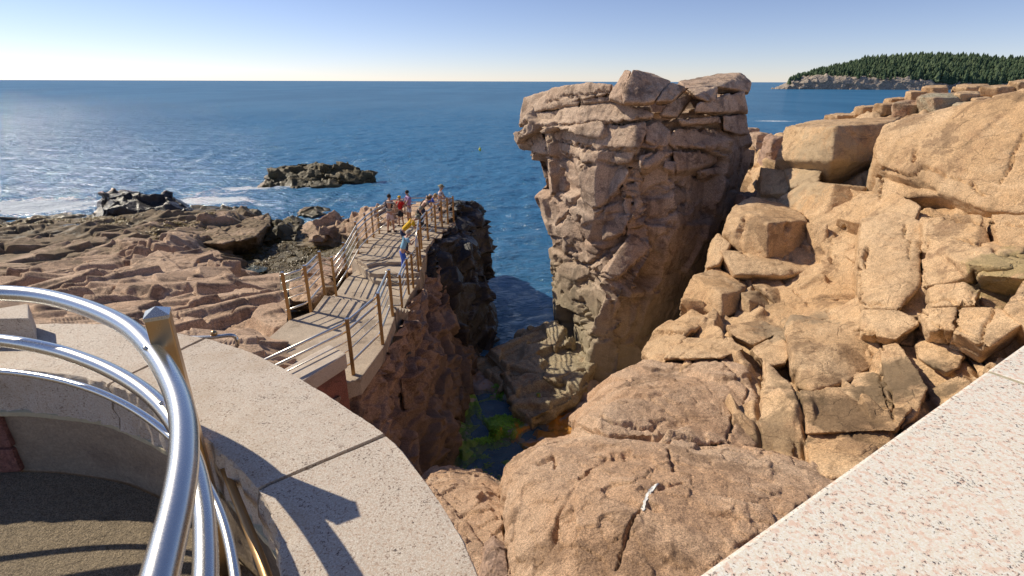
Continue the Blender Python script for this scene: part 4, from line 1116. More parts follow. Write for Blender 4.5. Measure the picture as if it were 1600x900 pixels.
# ------------------------------------------------------------------ helpers for built things
class MB:
    def __init__(s): s.v = []; s.f = []

    def box(s, c, d, rz=0.0, m=None):
        cz, sz = math.cos(rz), math.sin(rz); b = len(s.v)
        for x, y, z in ((-1, -1, -1), (1, -1, -1), (1, 1, -1), (-1, 1, -1), (-1, -1, 1), (1, -1, 1), (1, 1, 1), (-1, 1, 1)):
            x *= d[0] / 2; y *= d[1] / 2; z *= d[2] / 2
            s.v.append((c[0] + x * cz - y * sz, c[1] + x * sz + y * cz, c[2] + z))
        s.f += [tuple(b + k for k in q) for q in ((0, 3, 2, 1), (4, 5, 6, 7), (0, 1, 5, 4), (1, 2, 6, 5), (2, 3, 7, 6), (3, 0, 4, 7))]
        return s

    def prism(s, poly, z0, z1):
        b = len(s.v); n = len(poly)
        for z in (z0, z1): s.v += [(p[0], p[1], z) for p in poly]
        s.f.append(tuple(b + k for k in range(n))[::-1]); s.f.append(tuple(b + n + k for k in range(n)))
        for k in range(n): s.f.append((b + k, b + (k + 1) % n, b + n + (k + 1) % n, b + n + k))
        return s

    def tube(s, pts, r, n=12, cap=True):
        pts = [Vector(p) for p in pts]; b = len(s.v); up = None
        for i, p in enumerate(pts):
            if i == 0: t = pts[1] - p
            elif i == len(pts) - 1: t = p - pts[i - 1]
            else: t = (pts[i + 1] - p).normalized() + (p - pts[i - 1]).normalized()
            t.normalize()
            if up is None:
                up = Vector((0, 0, 1)) if abs(t.z) < .9 else Vector((1, 0, 0))
            x = t.cross(up).normalized(); up = x.cross(t).normalized()
            rr = r[i] if isinstance(r, (list, tuple)) else r
            for k in range(n):
                a = 2 * math.pi * k / n
                s.v.append(tuple(p + x * rr * math.cos(a) + up * rr * math.sin(a)))
        for i in range(len(pts) - 1):
            for k in range(n):
                s.f.append((b + i * n + k, b + i * n + (k + 1) % n, b + (i + 1) * n + (k + 1) % n, b + (i + 1) * n + k))
        if cap:
            s.f.append(tuple(b + k for k in range(n))[::-1]); s.f.append(tuple(b + (len(pts) - 1) * n + k for k in range(n)))
        return s

    def ball(s, c, r, n=12, m=8):
        b = len(s.v)
        r = (r, r, r) if not isinstance(r, (tuple, list)) else r
        for j in range(m + 1):
            th = math.pi * j / m
            for k in range(n):
                a = 2 * math.pi * k / n
                s.v.append((c[0] + r[0] * math.sin(th) * math.cos(a), c[1] + r[1] * math.sin(th) * math.sin(a), c[2] + r[2] * math.cos(th)))
        for j in range(m):
            for k in range(n): s.f.append((b + j * n + k, b + (j + 1) * n + k, b + (j + 1) * n + (k + 1) % n, b + j * n + (k + 1) % n))
        return s

    def build(s, name, mat, parent=None, smooth=False, base=(0, 0, 0), bevel=0.0, **k):
        off_ = np.array(base, float)
        if parent is not None:
            off_ = np.array(parent.location)
            if parent.parent is not None: off_ = off_ + np.array(parent.parent.location)
        me = pmesh(name, np.array(s.v, float) - off_, s.f)
        if bevel:
            bm = bmesh.new(); bm.from_mesh(me)
            bmesh.ops.remove_doubles(bm, verts=bm.verts, dist=1e-5)
            bmesh.ops.recalc_face_normals(bm, faces=bm.faces)
            ed = [e for e in bm.edges if len(e.link_faces) == 2 and e.calc_face_angle(0) > R(28)]
            bmesh.ops.bevel(bm, geom=ed, offset=bevel, segments=2, affect='EDGES', profile=.6)
            bm.to_mesh(me); bm.free()
        return link(name, me, mat, parent, smooth, None if parent is not None else tuple(base), **k)


def spline(pts, n):
    """Catmull-Rom through pts"""
    p = [2 * np.array(pts[0], float) - np.array(pts[1], float)] + [np.array(q, float) for q in pts] + [2 * np.array(pts[-1], float) - np.array(pts[-2], float)]
    out = []
    for i in range(1, len(p) - 2):
        for k in range(n):
            t = k / n
            out.append(0.5 * ((2 * p[i]) + (-p[i - 1] + p[i + 1]) * t + (2 * p[i - 1] - 5 * p[i] + 4 * p[i + 1] - p[i + 2]) * t * t + (-p[i - 1] + 3 * p[i] - 3 * p[i + 1] + p[i + 2]) * t ** 3))
    out.append(p[-2])
    return out


def speckle(name, base, pale, dark, pink, scale, dark_amt, bump=0.3, wear=0.0, pk=.9):
    m, N, L, B = newmat(name)
    pos = N.new('ShaderNodeNewGeometry').outputs['Position']
    wp = N.new('ShaderNodeVectorMath'); wp.operation = 'ADD'
    nz = N.new('ShaderNodeTexNoise'); nz.inputs['Scale'].default_value = scale * .8; nz.inputs['Detail'].default_value = 4
    L.new(pos, nz.inputs['Vector'])
    sc_ = N.new('ShaderNodeVectorMath'); sc_.operation = 'SCALE'; sc_.inputs[3].default_value = 1.3 / scale
    L.new(nz.outputs[1], sc_.inputs[0]); L.new(pos, wp.inputs[0]); L.new(sc_.outputs[0], wp.inputs[1])
    p2 = wp.outputs[0]
    c = mixc(N, L, ramp(N, L, noise(N, L, p2, scale * 1.7, 4, .7), .40, .58), pale, base)
    c = mixc(N, L, mathn(N, L, 'MULTIPLY', ramp(N, L, noise(N, L, p2, scale * pk, 4, .65), .48, .60), .75), c, pink)
    n2 = noise(N, L, p2, scale * .9, 6, .75)
    big = noise(N, L, pos, scale * .12, 3, .6)
    kk = mathn(N, L, 'ADD', n2, mathn(N, L, 'MULTIPLY', mathn(N, L, 'SUBTRACT', big, .5), .22))
    c = mixc(N, L, ramp(N, L, kk, .60 - dark_amt, .645 - dark_amt), c, dark)
    c = mixc(N, L, mathn(N, L, 'MULTIPLY', ramp(N, L, noise(N, L, p2, scale * 2.4, 4, .7), .5, .7), .35), c, tuple(x * .55 for x in base))
    if wear:
        c = mixc(N, L, mathn(N, L, 'MULTIPLY', ramp(N, L, noise(N, L, pos, 3, 5, .65), .45, .7), wear), c, (0.36, 0.25, 0.15))
    L.new(c, B.inputs['Base Color']); B.inputs['Roughness'].default_value = .75
    b = N.new('ShaderNodeBump'); b.inputs['Strength'].default_value = bump; b.inputs['Distance'].default_value = .3 / scale
    L.new(noise(N, L, pos, scale * 1.1, 6, .7), b.inputs['Height']); L.new(b.outputs[0], B.inputs['Normal'])
    return m


M['cope'] = speckle('tan_granite', (0.50, 0.42, 0.33), (0.70, 0.63, 0.54), (0.10, 0.08, 0.07), (0.52, 0.37, 0.27), 150, 0.02, .5, .4)
M['parapet'] = speckle('white_pink_granite', (0.80, 0.71, 0.56), (0.88, 0.85, 0.76), (0.06, 0.055, 0.06), (0.80, 0.54, 0.40), 165, 0.022, .2, pk=.45)
M['mortar'] = simple('mortar', (0.50, 0.43, 0.28), .9, bump=.5, var=.2)
M['dmortar'] = simple('dark_mortar', (0.16, 0.12, 0.08), .95, bump=.5, var=.3)
M['concrete'] = rock_mat('tan_concrete', (0.27, 0.20, 0.14), (0.33, 0.25, 0.17), (0.17, 0.12, 0.085), grain=60, bump=.25, fine=.4, facet_s=0.0, streak=((0.11, 0.08, 0.05), .6))
M['deck'] = rock_mat('deck_concrete', (0.44, 0.345, 0.255), (0.49, 0.40, 0.30), (0.33, 0.25, 0.18), grain=50, bump=.4, fine=.7, facet_s=0.0)
M['pave'] = rock_mat('exposed_aggregate', (0.36, 0.28, 0.18), (0.42, 0.33, 0.22), (0.26, 0.2, 0.13), grain=110, bump=1.0, fine=1.6, facet_s=0.0)
M['red'] = rock_mat('red_granite', (0.33, 0.13, 0.085), (0.28, 0.12, 0.09), (0.20, 0.10, 0.08), grain=50, bump=.5, facet_s=0.0)
M['earth'] = rock_mat('gravel_ground', (0.25, 0.19, 0.12), (0.2, 0.17, 0.1), (0.1, 0.1, 0.05), grain=6, bump=.6)


def steel(name, col, rough, aniso=False):
    m, N, L, B = newmat(name)
    B.inputs['Base Color'].default_value = (*col, 1); B.inputs['Metallic'].default_value = 1; B.inputs['Roughness'].default_value = rough
    pos = N.new('ShaderNodeTexCoord').outputs['Object']
    n = noise(N, L, scaled(N, L, pos, 1, 1, .05), 420, 3, .6)
    r_ = N.new('ShaderNodeMapRange'); r_.inputs[3].default_value = rough * .7; r_.inputs[4].default_value = rough * 1.35
    L.new(n, r_.inputs[0]); L.new(r_.outputs[0], B.inputs['Roughness'])
    return m


M['steel'] = steel('polished_steel', (0.64, 0.63, 0.60), .25)
M['warm_metal'] = steel('warm_reflection_metal', (0.56, 0.38, 0.2), .3)  # warm reflected rock colour put into the steel post's tint; knob shares it
M['warm_metal2'] = simple('reflection_tinted_steel', (0.40, 0.24, 0.10), .42, metal=.55, bump=.1)  # steel posts and lower bar, with brown rock reflections put into the colour
M['rail'] = steel('brushed_rail', (0.74, 0.70, 0.62), .34)

# ------------------------------------------------------------------ overlook: floor, coping wall, railing, parapet
ZF, ZC = -1.70, -1.15
inner_px = [(-330, 590), (-150, 576), (0, 577), (70, 582), (140, 592), (200, 612), (258, 642), (315, 682), (356, 716), (400, 765), (425, 815), (438, 900)]
outer_px = [(-330, 505), (-150, 500), (0, 505), (100, 505), (200, 508), (285, 521), (340, 533), (400, 554), (460, 585), (530, 628), (603, 679), (655, 738), (705, 808), (750, 900)]
inn = [P(x, y, ZC) for x, y in inner_px] + [Pt((-.50, .62, ZC)), Pt((-.32, .30, ZC)), Pt((-.10, -.02, ZC))]
out = [P(x, y, ZC) for x, y in outer_px] + [Pt((0.05, .62, ZC)), Pt((.16, .36, ZC)), Pt((.35, .12, ZC))]
inn = spline([p[:2] for p in inn], 8); out = spline([p[:2] for p in out], 8)


def resamp(pts, n, t0=0, t1=1):
    p = np.array(pts); d = np.concatenate([[0], np.cumsum(np.linalg.norm(np.diff(p, axis=0), axis=1))])
    s_ = np.linspace(t0, t1, n) * d[-1]
    return np.stack([np.interp(s_, d, p[:, 0]), np.interp(s_, d, p[:, 1])], 1)


def tpar(pts, q):
    p = np.array(pts); d = np.concatenate([[0], np.cumsum(np.linalg.norm(np.diff(p, axis=0), axis=1))])
    i = int(np.argmin(np.linalg.norm(p - np.array(q[:2]), axis=1)))
    return d[i] / d[-1]


ow = empty('coping_wall', (-.9, 1.5, ZF), label='curved low granite wall with wide tan stone coping round the overlook', cat='wall')
joints = [(0.0, 0.0)]
for (ix, iy), (ox, oy) in (((170, 603), (318, 527)), ((400, 765), (603, 679))):
    joints.append((tpar(inn, P(ix, iy, ZC)), tpar(out, P(ox, oy, ZC))))
joints.append((1.0, 1.0))
random.seed(5)


def cope_stone(a, b, top=ZC, th=.215, gap=.004, extra=0.0):
    n = 60
    I = resamp(inn, n, a[0] + gap * .5, b[0] - gap * .5); O = resamp(out, n, a[1] + gap * .5, b[1] - gap * .5)
    # top sheet with worn arrises, rough split inner face
    m_ = 26
    V = []; sec = []
    for i in range(n):
        row = []
        for j in range(m_):
            t = j / (m_ - 1)
            row.append((*(I[i] * (1 - t) + O[i] * t), top))
        V.append(row)
    G = np.array(V)
    # profile around: inner face down, top, outer face down
    prof = []
    for i in range(n):
        d = (O[i] - I[i]); d = d / np.linalg.norm(d)
        ring_ = []
        for z in (th, th * .75, th * .5, th * .25, .012):
            ring_.append((*(I[i] + d * 0.0), top - z))
        ring_.append((*(I[i] + d * .004), top - .003))
        for j in range(m_):
            t = .012 + (1 - .024) * j / (m_ - 1)
            ring_.append((*(I[i] * (1 - t) + O[i] * t), top))
        ring_.append((*(O[i] - d * .003), top - .004))
        for z in (.012, th * .5, th): ring_.append((*O[i], top - z))
        prof.append(ring_)
    K = len(prof[0]); A = np.array(prof)
    Q = A.reshape(-1, 3)
    f = fbm(Q * 30, 4, 4) * 1.7; f2 = fbm(Q * 6, 8, 3)
    nrm = gnormals(A).reshape(-1, 3)
    w_ = np.zeros((n, K)); w_[:, :6] = 1.0; w_[:, 6:8] = .4; w_[:, -5:] = .25
    Q = Q + nrm * ((f * .012 + f2 * .012) * w_.ravel() * -1)[:, None]
    Q[:, 2] += (f * .0012) * (w_.ravel() == 0)
    vs = [tuple(q) for q in Q]; fs = []
    for i in range(n - 1):
        for j in range(K - 1): fs.append((i * K + j, i * K + j + 1, (i + 1) * K + j + 1, (i + 1) * K + j))
        fs.append((i * K + K - 1, i * K, (i + 1) * K, (i + 1) * K + K - 1))
    fs.append(tuple(range(K))[::-1]); fs.append(tuple((n - 1) * K + j for j in range(K)))
    mb = MB(); mb.v = vs; mb.f = fs
    o = mb.build('coping_stone', M['cope'], ow, smooth=True)
    mod = o.modifiers.new('e', 'EDGE_SPLIT'); mod.split_angle = R(35)
    return o


for a, b in zip(joints, joints[1:]): cope_stone(a, b)
# mortar in the joints
for a in joints[1:-1]:
    p = resamp(inn, 2, a[0] - .0001, a[0])[1]; q = resamp(out, 2, a[1] - .0001, a[1])[1]
    d = (q - p) / np.linalg.norm(q - p); nrm = np.array([-d[1], d[0]]) * .009
    p2 = p + d * .01; q2 = q - d * .008
    MB().prism([tuple(p2 - nrm), tuple(q2 - nrm), tuple(q2 + nrm), tuple(p2 + nrm)], ZC - .2, ZC - .012).build('mortar_joint', M['dmortar'], ow)
# raised end of the coping on the far left
e = [P(-330, 478, -1.02), P(-100, 474, -1.02), P(0, 481, -1.02), P(44, 474, -1.02), P(45, 497, -1.02), P(-330, 504, -1.02)]
mb = MB().prism([p[:2] for p in e][::-1], ZC + .003, -1.02)
mb.build('raised_stone', M['cope'], ow, bevel=.006)


def band(name, off_in, off_out, z0, z1, mat, rough=.0, t0=0, t1=1, seed=0):
    n = 160
    I = resamp(inn, n, t0, t1); O = resamp(out, n, t0, t1)
    d = O - I; d /= np.linalg.norm(d, axis=1, keepdims=True)
    a = I + d * off_in; b = I + d * off_out
    K = 16
    ring_ = []
    for k in range(K): ring_.append(np.column_stack([a, np.full(n, z0 + (z1 - z0) * k / (K - 1))]))
    ring_.append(np.column_stack([b, np.full(n, z1)])); ring_.append(np.column_stack([b, np.full(n, z0)]))
    A = np.stack(ring_, 1)
    Q = A.reshape(-1, 3); nz = fbm(Q * 9, seed, 5)
    dd = np.repeat(d, K + 2, axis=0)
    Q[:, :2] += dd * (nz * rough)[:, None]
    K2 = K + 2; fs = []
    for i in range(n - 1):
        for j in range(K2): fs.append((i * K2 + j, i * K2 + (j + 1) % K2, (i + 1) * K2 + (j + 1) % K2, (i + 1) * K2 + j))
    fs.append(tuple(range(K2))[::-1]); fs.append(tuple((n - 1) * K2 + j for j in range(K2)))
    mb = MB(); mb.v = [tuple(q) for q in Q]; mb.f = fs
    return mb.build(name, mat, ow, smooth=True)


tb = tpar(inn, P(-25, 577, ZC))
band('wall_face', .02, .40, ZF - .05, ZC - .235, M['concrete'], .012, tb, 1, 3)
band('wall_face', .10, .40, ZF - .05, ZC - .235, M['red'], .02, 0, tb - .004, 7)
band('mortar_bed', -.006, .38, ZC - .236, ZC - .214, M['mortar'], .014, 0, 1, 9)
# red stones of the wall end at the left edge
for (x0, y0, x1, y1) in ((2, 700, 34, 738), (14, 645, 36, 700), (-60, 690, 0, 738), (-80, 640, 8, 652)):
    c = P((x0 + x1) / 2, 738, ZF)
    zz0 = P((x0 + x1) / 2, y1, float(c[1]))[2]; zz1 = P((x0 + x1) / 2, y0, float(c[1]))[2]
    wd = (x1 - x0) / 820 * (c[1] * cp - c[2] * sp)
    MB().box((c[0], c[1] + .03, (max(zz0, ZF) + zz1) / 2), (wd, .08, abs(zz1 - max(zz0, ZF)) - .01), .1).build('wall_stone', M['red'], ow, bevel=.012)
band('wall_back', .38, .43, -9.0, ZC - .24, M['chasm'], .03, 0, 1, 12)

# floor of the overlook
I = resamp(inn, 80)
poly = [tuple(p) for p in I] + [(0.1, -.15), (0.5, -1.0), (1.0, -6), (-9, -6), (-9, float(I[0][1]))]
bm = bmesh.new()
fv = [bm.verts.new((x, y, ZF)) for x, y in poly]
bm.faces.new(fv); bmesh.ops.triangulate(bm, faces=bm.faces)
if sum(f.normal.z for f in bm.faces) < 0: bmesh.ops.reverse_faces(bm, faces=bm.faces)
me = bpy.data.meshes.new('pavement'); bm.to_mesh(me); bm.free()
link('pavement', me, M['pave'], smooth=False, kind='structure')
pobj('ground', [(-60, -60, -1.78), (60, -60, -1.78), (60, -1.2, -1.78), (1.5, -.4, -1.78), (.4, -.6, -1.78), (-8.8, -.6, -1.78), (-60, -2, -1.78)], [(0, 1, 2, 3, 4, 5, 6)], M['earth'], kind='structure')

# pale granite parapet at the right
ZP = -.65
pr = empty('granite_parapet', (1.0, .4, ZP - .5), label='pale speckled granite parapet filling the lower right corner of the view', cat='wall')
A0 = np.array(P(1090, 900, ZP)[:2]); A1 = np.array(P(1600, 538, ZP)[:2])
dr = (A1 - A0) / np.linalg.norm(A1 - A0); nr_ = np.array([dr[1], -dr[0]])
pj = np.array(P(1545, 580, ZP)[:2]); tj = float(np.dot(pj - A0, dr))


def pslab(t0, t1, name='parapet_stone'):
    a, b = A0 + dr * t0, A0 + dr * t1
    mb = MB().prism([tuple(a), tuple(a + nr_ * .62), tuple(b + nr_ * .62), tuple(b)], ZP - .16, ZP)
    return mb.build(name, M['parapet'], pr, bevel=.007)


pslab(-.33, tj - .004); pslab(tj + .004, 2.6)
a, b = A0 + dr * (tj - .0055), A0 + dr * (tj + .0055)
MB().prism([tuple(a + nr_ * .004), tuple(a + nr_ * .61), tuple(b + nr_ * .61), tuple(b + nr_ * .004)], ZP - .15, ZP - .0012).build('mortar_joint', M['mortar'], pr)
a, b = A0 + dr * -.28 + nr_ * .03, A0 + dr * 2.55 + nr_ * .03
MB().prism([tuple(a), tuple(a + nr_ * .55), tuple(b + nr_ * .55), tuple(b)], -3.6, ZP - .162).build('wall_body', M['concrete'], pr)

# stainless railing of the overlook
rl = empty('curved_railing', (-.9, 1.3, ZF), label='curved polished stainless steel railing with square steel post in the near left corner', cat='railing')


def rail_from_px(pts, z, r, name='rail', ext=None, mat='steel'):
    q = [P(x, y, z) for x, y in pts]
    if ext: q += [Pt((*e_, z)) for e_ in ext]
    mb = MB().tube(spline(q, 10), r, 28)
    return mb.build(name, M[mat], rl, smooth=True)


rail_from_px([(-420, 500), (-200, 470), (-80, 460), (0, 458), (70, 464), (140, 483), (200, 512), (243, 555), (272, 605), (286, 655), (287, 715), (278, 780), (262, 850), (246, 915), (226, 1000), (200, 1150), (180, 1400)], -.76, .0300)
rail_from_px([(-420, 560), (-200, 538), (-80, 530), (0, 532), (80, 546), (150, 569), (205, 597), (246, 629), (278, 670), (303, 725), (317, 790), (321, 850), (320, 920), (312, 1010), (295, 1150)], -.95, .0250)
rail_from_px([(-420, 605), (-200, 586), (-80, 579), (0, 580), (80, 591), (150, 611), (210, 640), (262, 678), (300, 720), (330, 770), (352, 825), (368, 905), (372, 990), (368, 1100)], -1.10, .0130)
rail_from_px([(330, 690), (352, 735), (372, 785), (394, 840), (418, 905), (440, 980)], -1.24, .014, mat='warm_metal2')
# square post with a pyramid cap
PX, PY = -1.06, 1.43
pw = .032; rz = R(28)
mb = MB().box((PX, PY, (-.655 + ZF) / 2), (pw * 2, pw * 2, -.655 - ZF), rz)
po = mb.build('post', M['warm_metal'], rl, bevel=.004)
mb = MB().box((PX, PY, -.651), (pw * 2 + .002, pw * 2 + .002, .008), rz)
b = len(mb.v)
for k in range(4):
    a = rz + math.pi / 4 + k * math.pi / 2; q = (pw + .001) * math.sqrt(2)
    mb.v.append((PX + q * math.cos(a), PY + q * math.sin(a), -.6469))
mb.v.append((PX, PY, -.625))
for k in range(4): mb.f.append((b + k, b + (k + 1) % 4, b + 4))
mb.build('post_cap', M['steel'], po)
for z, tx, ty in ((-.75, -1.085, 1.385), (-.94, -1.085, 1.385)):
    MB().tube([(PX + .005, PY - .01, z - .01), (PX + .03, PY - .05, z - .02), (tx, ty, z + .005), (tx + .01, ty - .02, z + .02)], .006, 10).build('rail_bracket', M['steel'], rl, smooth=True)
# short railing end with round knob beyond the coping
mb = MB().tube(spline([P(290, 528, -1.3), P(330, 527, -1.3), P(358, 524, -1.3), P(368, 527, -1.32), P(371, 536, -1.36), P(368, 545, -1.45)], 6), .011, 14)
he = mb.build('handrail_end', M['steel'], None, smooth=True, base=tuple(P(330, 540, -1.45)))
prop(he, 'short bent steel handrail end poking up just beyond the coping', 'handrail')
mb = MB().ball(tuple(P(334, 521, -1.28)), .018, 16, 10)
kb = mb.build('rail_knob', M['warm_metal'], None, smooth=True, base=tuple(P(334, 526, -1.3)))
prop(kb, 'small round brass knob on the bent handrail end beyond the coping', 'knob')

# ------------------------------------------------------------------ walkway, steps and platform
ZD, ZM, ZT = -5.27, -6.3, -5.85


def flat_poly(name, pxs, z, th, mat, parent=None, raw=None, bevel=.02, **k):
    poly = raw or [P(x, y, z)[:2] for x, y in pxs]
    ar = sum(poly[i][0] * poly[(i + 1) % len(poly)][1] - poly[(i + 1) % len(poly)][0] * poly[i][1] for i in range(len(poly)))
    if ar < 0: poly = poly[::-1]
    return MB().prism(poly, z - th, z).build(name, mat, parent, bevel=bevel, **k)


wk = empty('concrete_walkway', (-4, 12, ZD - 1.5), label='concrete walkway and steps leading down to the viewing platform over the chasm', cat='walkway')
near_edge = [P(563, 592, ZD), P(600, 541, ZD), P(617, 495, ZD), P(607, 481, ZD), P(507, 461, ZD), P(488, 487, ZD), P(452, 500, ZD), P(405, 540, ZD), P(330, 600, ZD), Pt((-3.7, 7.7, ZD)), Pt((-3.25, 8.4, ZD))]
flat_poly('deck_slab', None, ZD, .35, M['deck'], wk, raw=[p[:2] for p in near_edge])
e0, e1 = np.array(P(507, 461, ZD)[:2]), np.array(P(617, 480, ZD)[:2])
dirn = np.array([0.05, 1.0])
ns = 7
for i in range(ns):
    z = ZD - (i + 1) * (ZD - ZM) / (ns + 0)
    a = e0 + dirn * (.30 * i) + np.array([0, .004]); b_ = e1 + dirn * (.30 * i) + np.array([0, .004])
    MB().prism([tuple(a), tuple(b_), tuple(b_ + dirn * .32), tuple(a + dirn * .32)], z - 1.0 + .002 * i, z).build('step', M['deck'], wk, bevel=.01)
mid_edge = [P(628, 489, ZM), P(640, 462, ZM), P(657, 436, ZM), P(664, 420, ZM), P(560, 420, ZM), P(540, 436, ZM), P(524, 459, ZM), P(504, 470, ZM), P(500, 484, ZM)]
flat_poly('deck_slab', None, ZM - .002, .5, M['deck'], wk, raw=[p[:2] for p in mid_edge])
# three curved steps up
def arc_step(k):
    z = ZM + .15 * (k + 1)
    px = [[(575, 430), (583, 437), (600, 440), (656, 436)], [(568, 420), (577, 426), (590, 428), (656, 426)], [(560, 408), (575, 415), (588, 411), (625, 410), (657, 410)]][k]
    front = [P(x, y, z)[:2] for x, y in px]
    back = [P(668, 392, z)[:2], P(560, 388, z)[:2], P(548, 402, z)[:2]] if k < 2 else [P(668, 388, z)[:2], P(562, 386, z)[:2]]
    flat_poly('step', None, z, 1.2 + .01 * k, M['deck'], wk, raw=front + back, bevel=.012)
arc_step(0); arc_step(1)
plat = [P(558, 405, ZT), P(574, 413, ZT), P(588, 409, ZT), P(626, 408, ZT), P(660, 408, ZT), P(664, 390, ZT), P(683, 365, ZT), P(712, 348, ZT), P(708, 340, ZT), P(640, 344, ZT), P(604, 353, ZT), P(590, 366, ZT), P(570, 385, ZT)]
# platform paved with irregular flagstones
flat_poly('platform_slab', None, ZT - .03, .8, M['deck'], wk, raw=[p[:2] for p in plat])


def clip_poly(poly, p, n):
    out_ = []
    for i in range(len(poly)):
        a, b = poly[i], poly[(i + 1) % len(poly)]
        da = (a[0] - p[0]) * n[0] + (a[1] - p[1]) * n[1]; db = (b[0] - p[0]) * n[0] + (b[1] - p[1]) * n[1]
        if da <= 0: out_.append(a)
        if (da < 0 < db) or (db < 0 < da):
            t = da / (da - db); out_.append((a[0] + (b[0] - a[0]) * t, a[1] + (b[1] - a[1]) * t))
    return out_


def inside(p, poly):
    c = False
    for i in range(len(poly)):
        a, b = poly[i], poly[i - 1]
        if (a[1] > p[1]) != (b[1] > p[1]) and p[0] < (b[0] - a[0]) * (p[1] - a[1]) / (b[1] - a[1]) + a[0]: c = not c
    return c


random.seed(9)
pl2 = [p[:2] for p in plat]
xs = [p[0] for p in pl2]; ys = [p[1] for p in pl2]
seeds = []
y = min(ys) + .2
while y < max(ys):
    x = min(xs) + random.uniform(.1, .4)
    while x < max(xs):
        q = (x + random.uniform(-.12, .12), y + random.uniform(-.12, .12))
        if inside(q, pl2): seeds.append(q)
        x += random.uniform(.45, .75)
    y += .5
cx0, cy0 = np.mean(xs), np.mean(ys)
for q in seeds:
    poly = [(q[0] - .6, q[1] - .6), (q[0] + .6, q[1] - .6), (q[0] + .6, q[1] + .6), (q[0] - .6, q[1] + .6)]
    for r_ in seeds:
        if r_ is q: continue
        dx, dy = r_[0] - q[0], r_[1] - q[1]; L_ = math.hypot(dx, dy)
        if L_ > 1.6: continue
        poly = clip_poly(poly, (q[0] + dx * (.5 - .012 / L_), q[1] + dy * (.5 - .012 / L_)), (dx, dy))
        if len(poly) < 3: break
    if len(poly) < 3: continue
    poly = [v for v in poly]
    poly = [(v if inside(v, pl2) else (v[0] + (q[0] - v[0]) * .45, v[1] + (q[1] - v[1]) * .45)) for v in poly]
    zz = ZT + random.uniform(-.012, .008)
    MB().prism(poly, ZT - .06, zz).build('flagstone', M['deck'], wk)

# red granite pier with a slab top at the near end of the railing
pier = empty('granite_pier', (-3.3, 8.0, -6), label='red granite wall end with a thick flat capstone where the walkway railing begins', cat='wall')
cap = [P(515, 538, -4.62), P(541, 552, -4.62), P(430, 622, -4.62), P(395, 602, -4.62)]
flat_poly('capstone', None, -4.62, .30, M['cope'], pier, raw=[p[:2] for p in cap], bevel=.03)
cc = np.mean([p[:2] for p in cap], axis=0)
body = [tuple(cc + (np.array(p[:2]) - cc) * .93) for p in cap]
flat_poly('pier_body', None, -4.925, 2.6, M['red'], pier, raw=body, bevel=.02)

# railing posts: (foot px, foot z, height); rails run between them
def railing(name, label, feet, hs=None, heights=(1.08, .90, .70, .50, .22), radii=(.029, .026, .014, .014, .024), posts=None, ends=None):
    pts = [P(x, y, z) for x, y, z in feet]
    t = empty(name, tuple(pts[len(pts) // 2]), label=label, cat='railing', group='railings of the walkway and platform')
    for i, p in enumerate(pts):
        if posts is not None and i not in posts: continue
        h = 1.17
        mb = MB().box((p[0], p[1], p[2] + h / 2 - .1), (.07, .07, h + .2), .25)
        bb = len(mb.v)
        po = mb.build('post', M['warm_metal2'], t, bevel=.008)
        MB().prism([(p[0] - .034, p[1] - .034), (p[0] + .034, p[1] - .034), (p[0] + .034, p[1] + .034), (p[0] - .034, p[1] + .034)], p[2] + h + .001, p[2] + h + .02).build('post_cap', M['steel'], po, bevel=.006)
    side = Vector((pts[-1][0] - pts[0][0], pts[-1][1] - pts[0][1], 0)).normalized()
    for hgt, r in zip(heights, radii):
        q = [(p[0] + side.y * -.06, p[1] + side.x * .06, p[2] + hgt) for p in pts]
        # rounded corners
        path = [q[0]]
        for a_, b2, c_ in zip(q, q[1:], q[2:]):
            a_, b2, c_ = map(np.array, (a_, b2, c_))
            for tt in (-.12, -.05, 0, .05, .12):
                if tt < 0: path.append(tuple(b2 + (a_ - b2) * (-tt) + (c_ - b2) * 0))
                elif tt == 0: path.append(tuple(b2 * .96 + (a_ + c_) * .02))
                else: path.append(tuple(b2 + (c_ - b2) * tt))
        path.append(q[-1])
        MB().tube(path, r, 8 if r < .02 else 12).build('rail', M['rail'], t, smooth=True)
    return t


railing('walkway_railing', 'nearest railing beside the red granite pier, running along the right edge of the upper deck',
        [(430, 655, ZD), (552.5, 585, ZD), (598, 537.5, ZD), (613.7, 493.7, ZD)], posts=(1, 2, 3))
railing('walkway_railing', 'sloping railing down the right side of the steps below the upper deck',
        [(613.7, 491, ZD), (621, 489, -5.75), (629, 488, ZM), (639, 459.5, ZM), (646, 450, ZM), (655, 437, ZM)], posts=(2, 3, 4, 5))
railing('walkway_railing', 'right platform railing where visitors lean over the black rock',
        [(655, 437, ZM), (657, 410, ZT), (659, 389, ZT), (669, 375, ZT), (681, 362.5, ZT), (691, 355, ZT), (700, 350, ZT), (709, 347.5, ZT)], posts=(1, 2, 3, 4, 5, 6, 7))
railing('walkway_railing', 'back railing of the platform facing the open sea',
        [(709, 347, ZT), (675, 346, ZT), (640, 346.5, ZT), (610, 352, ZT), (593, 365, ZT)], posts=(1, 2, 3))
railing('walkway_railing', 'left platform railing behind the man in the striped shirt',
        [(593, 365, ZT), (584, 371, ZT), (574, 380, ZT), (560, 396, ZT), (542, 430, ZM), (525, 457.5, ZM)], posts=(0, 1, 2, 3, 4))
railing('walkway_railing', 'zigzag railing on the left side where the upper deck meets the steps',
        [(453, 498.7, ZD), (486, 486, ZD), (507.5, 459.5, ZD), (525, 457.5, ZM + .1)], posts=(0, 1, 2, 3))
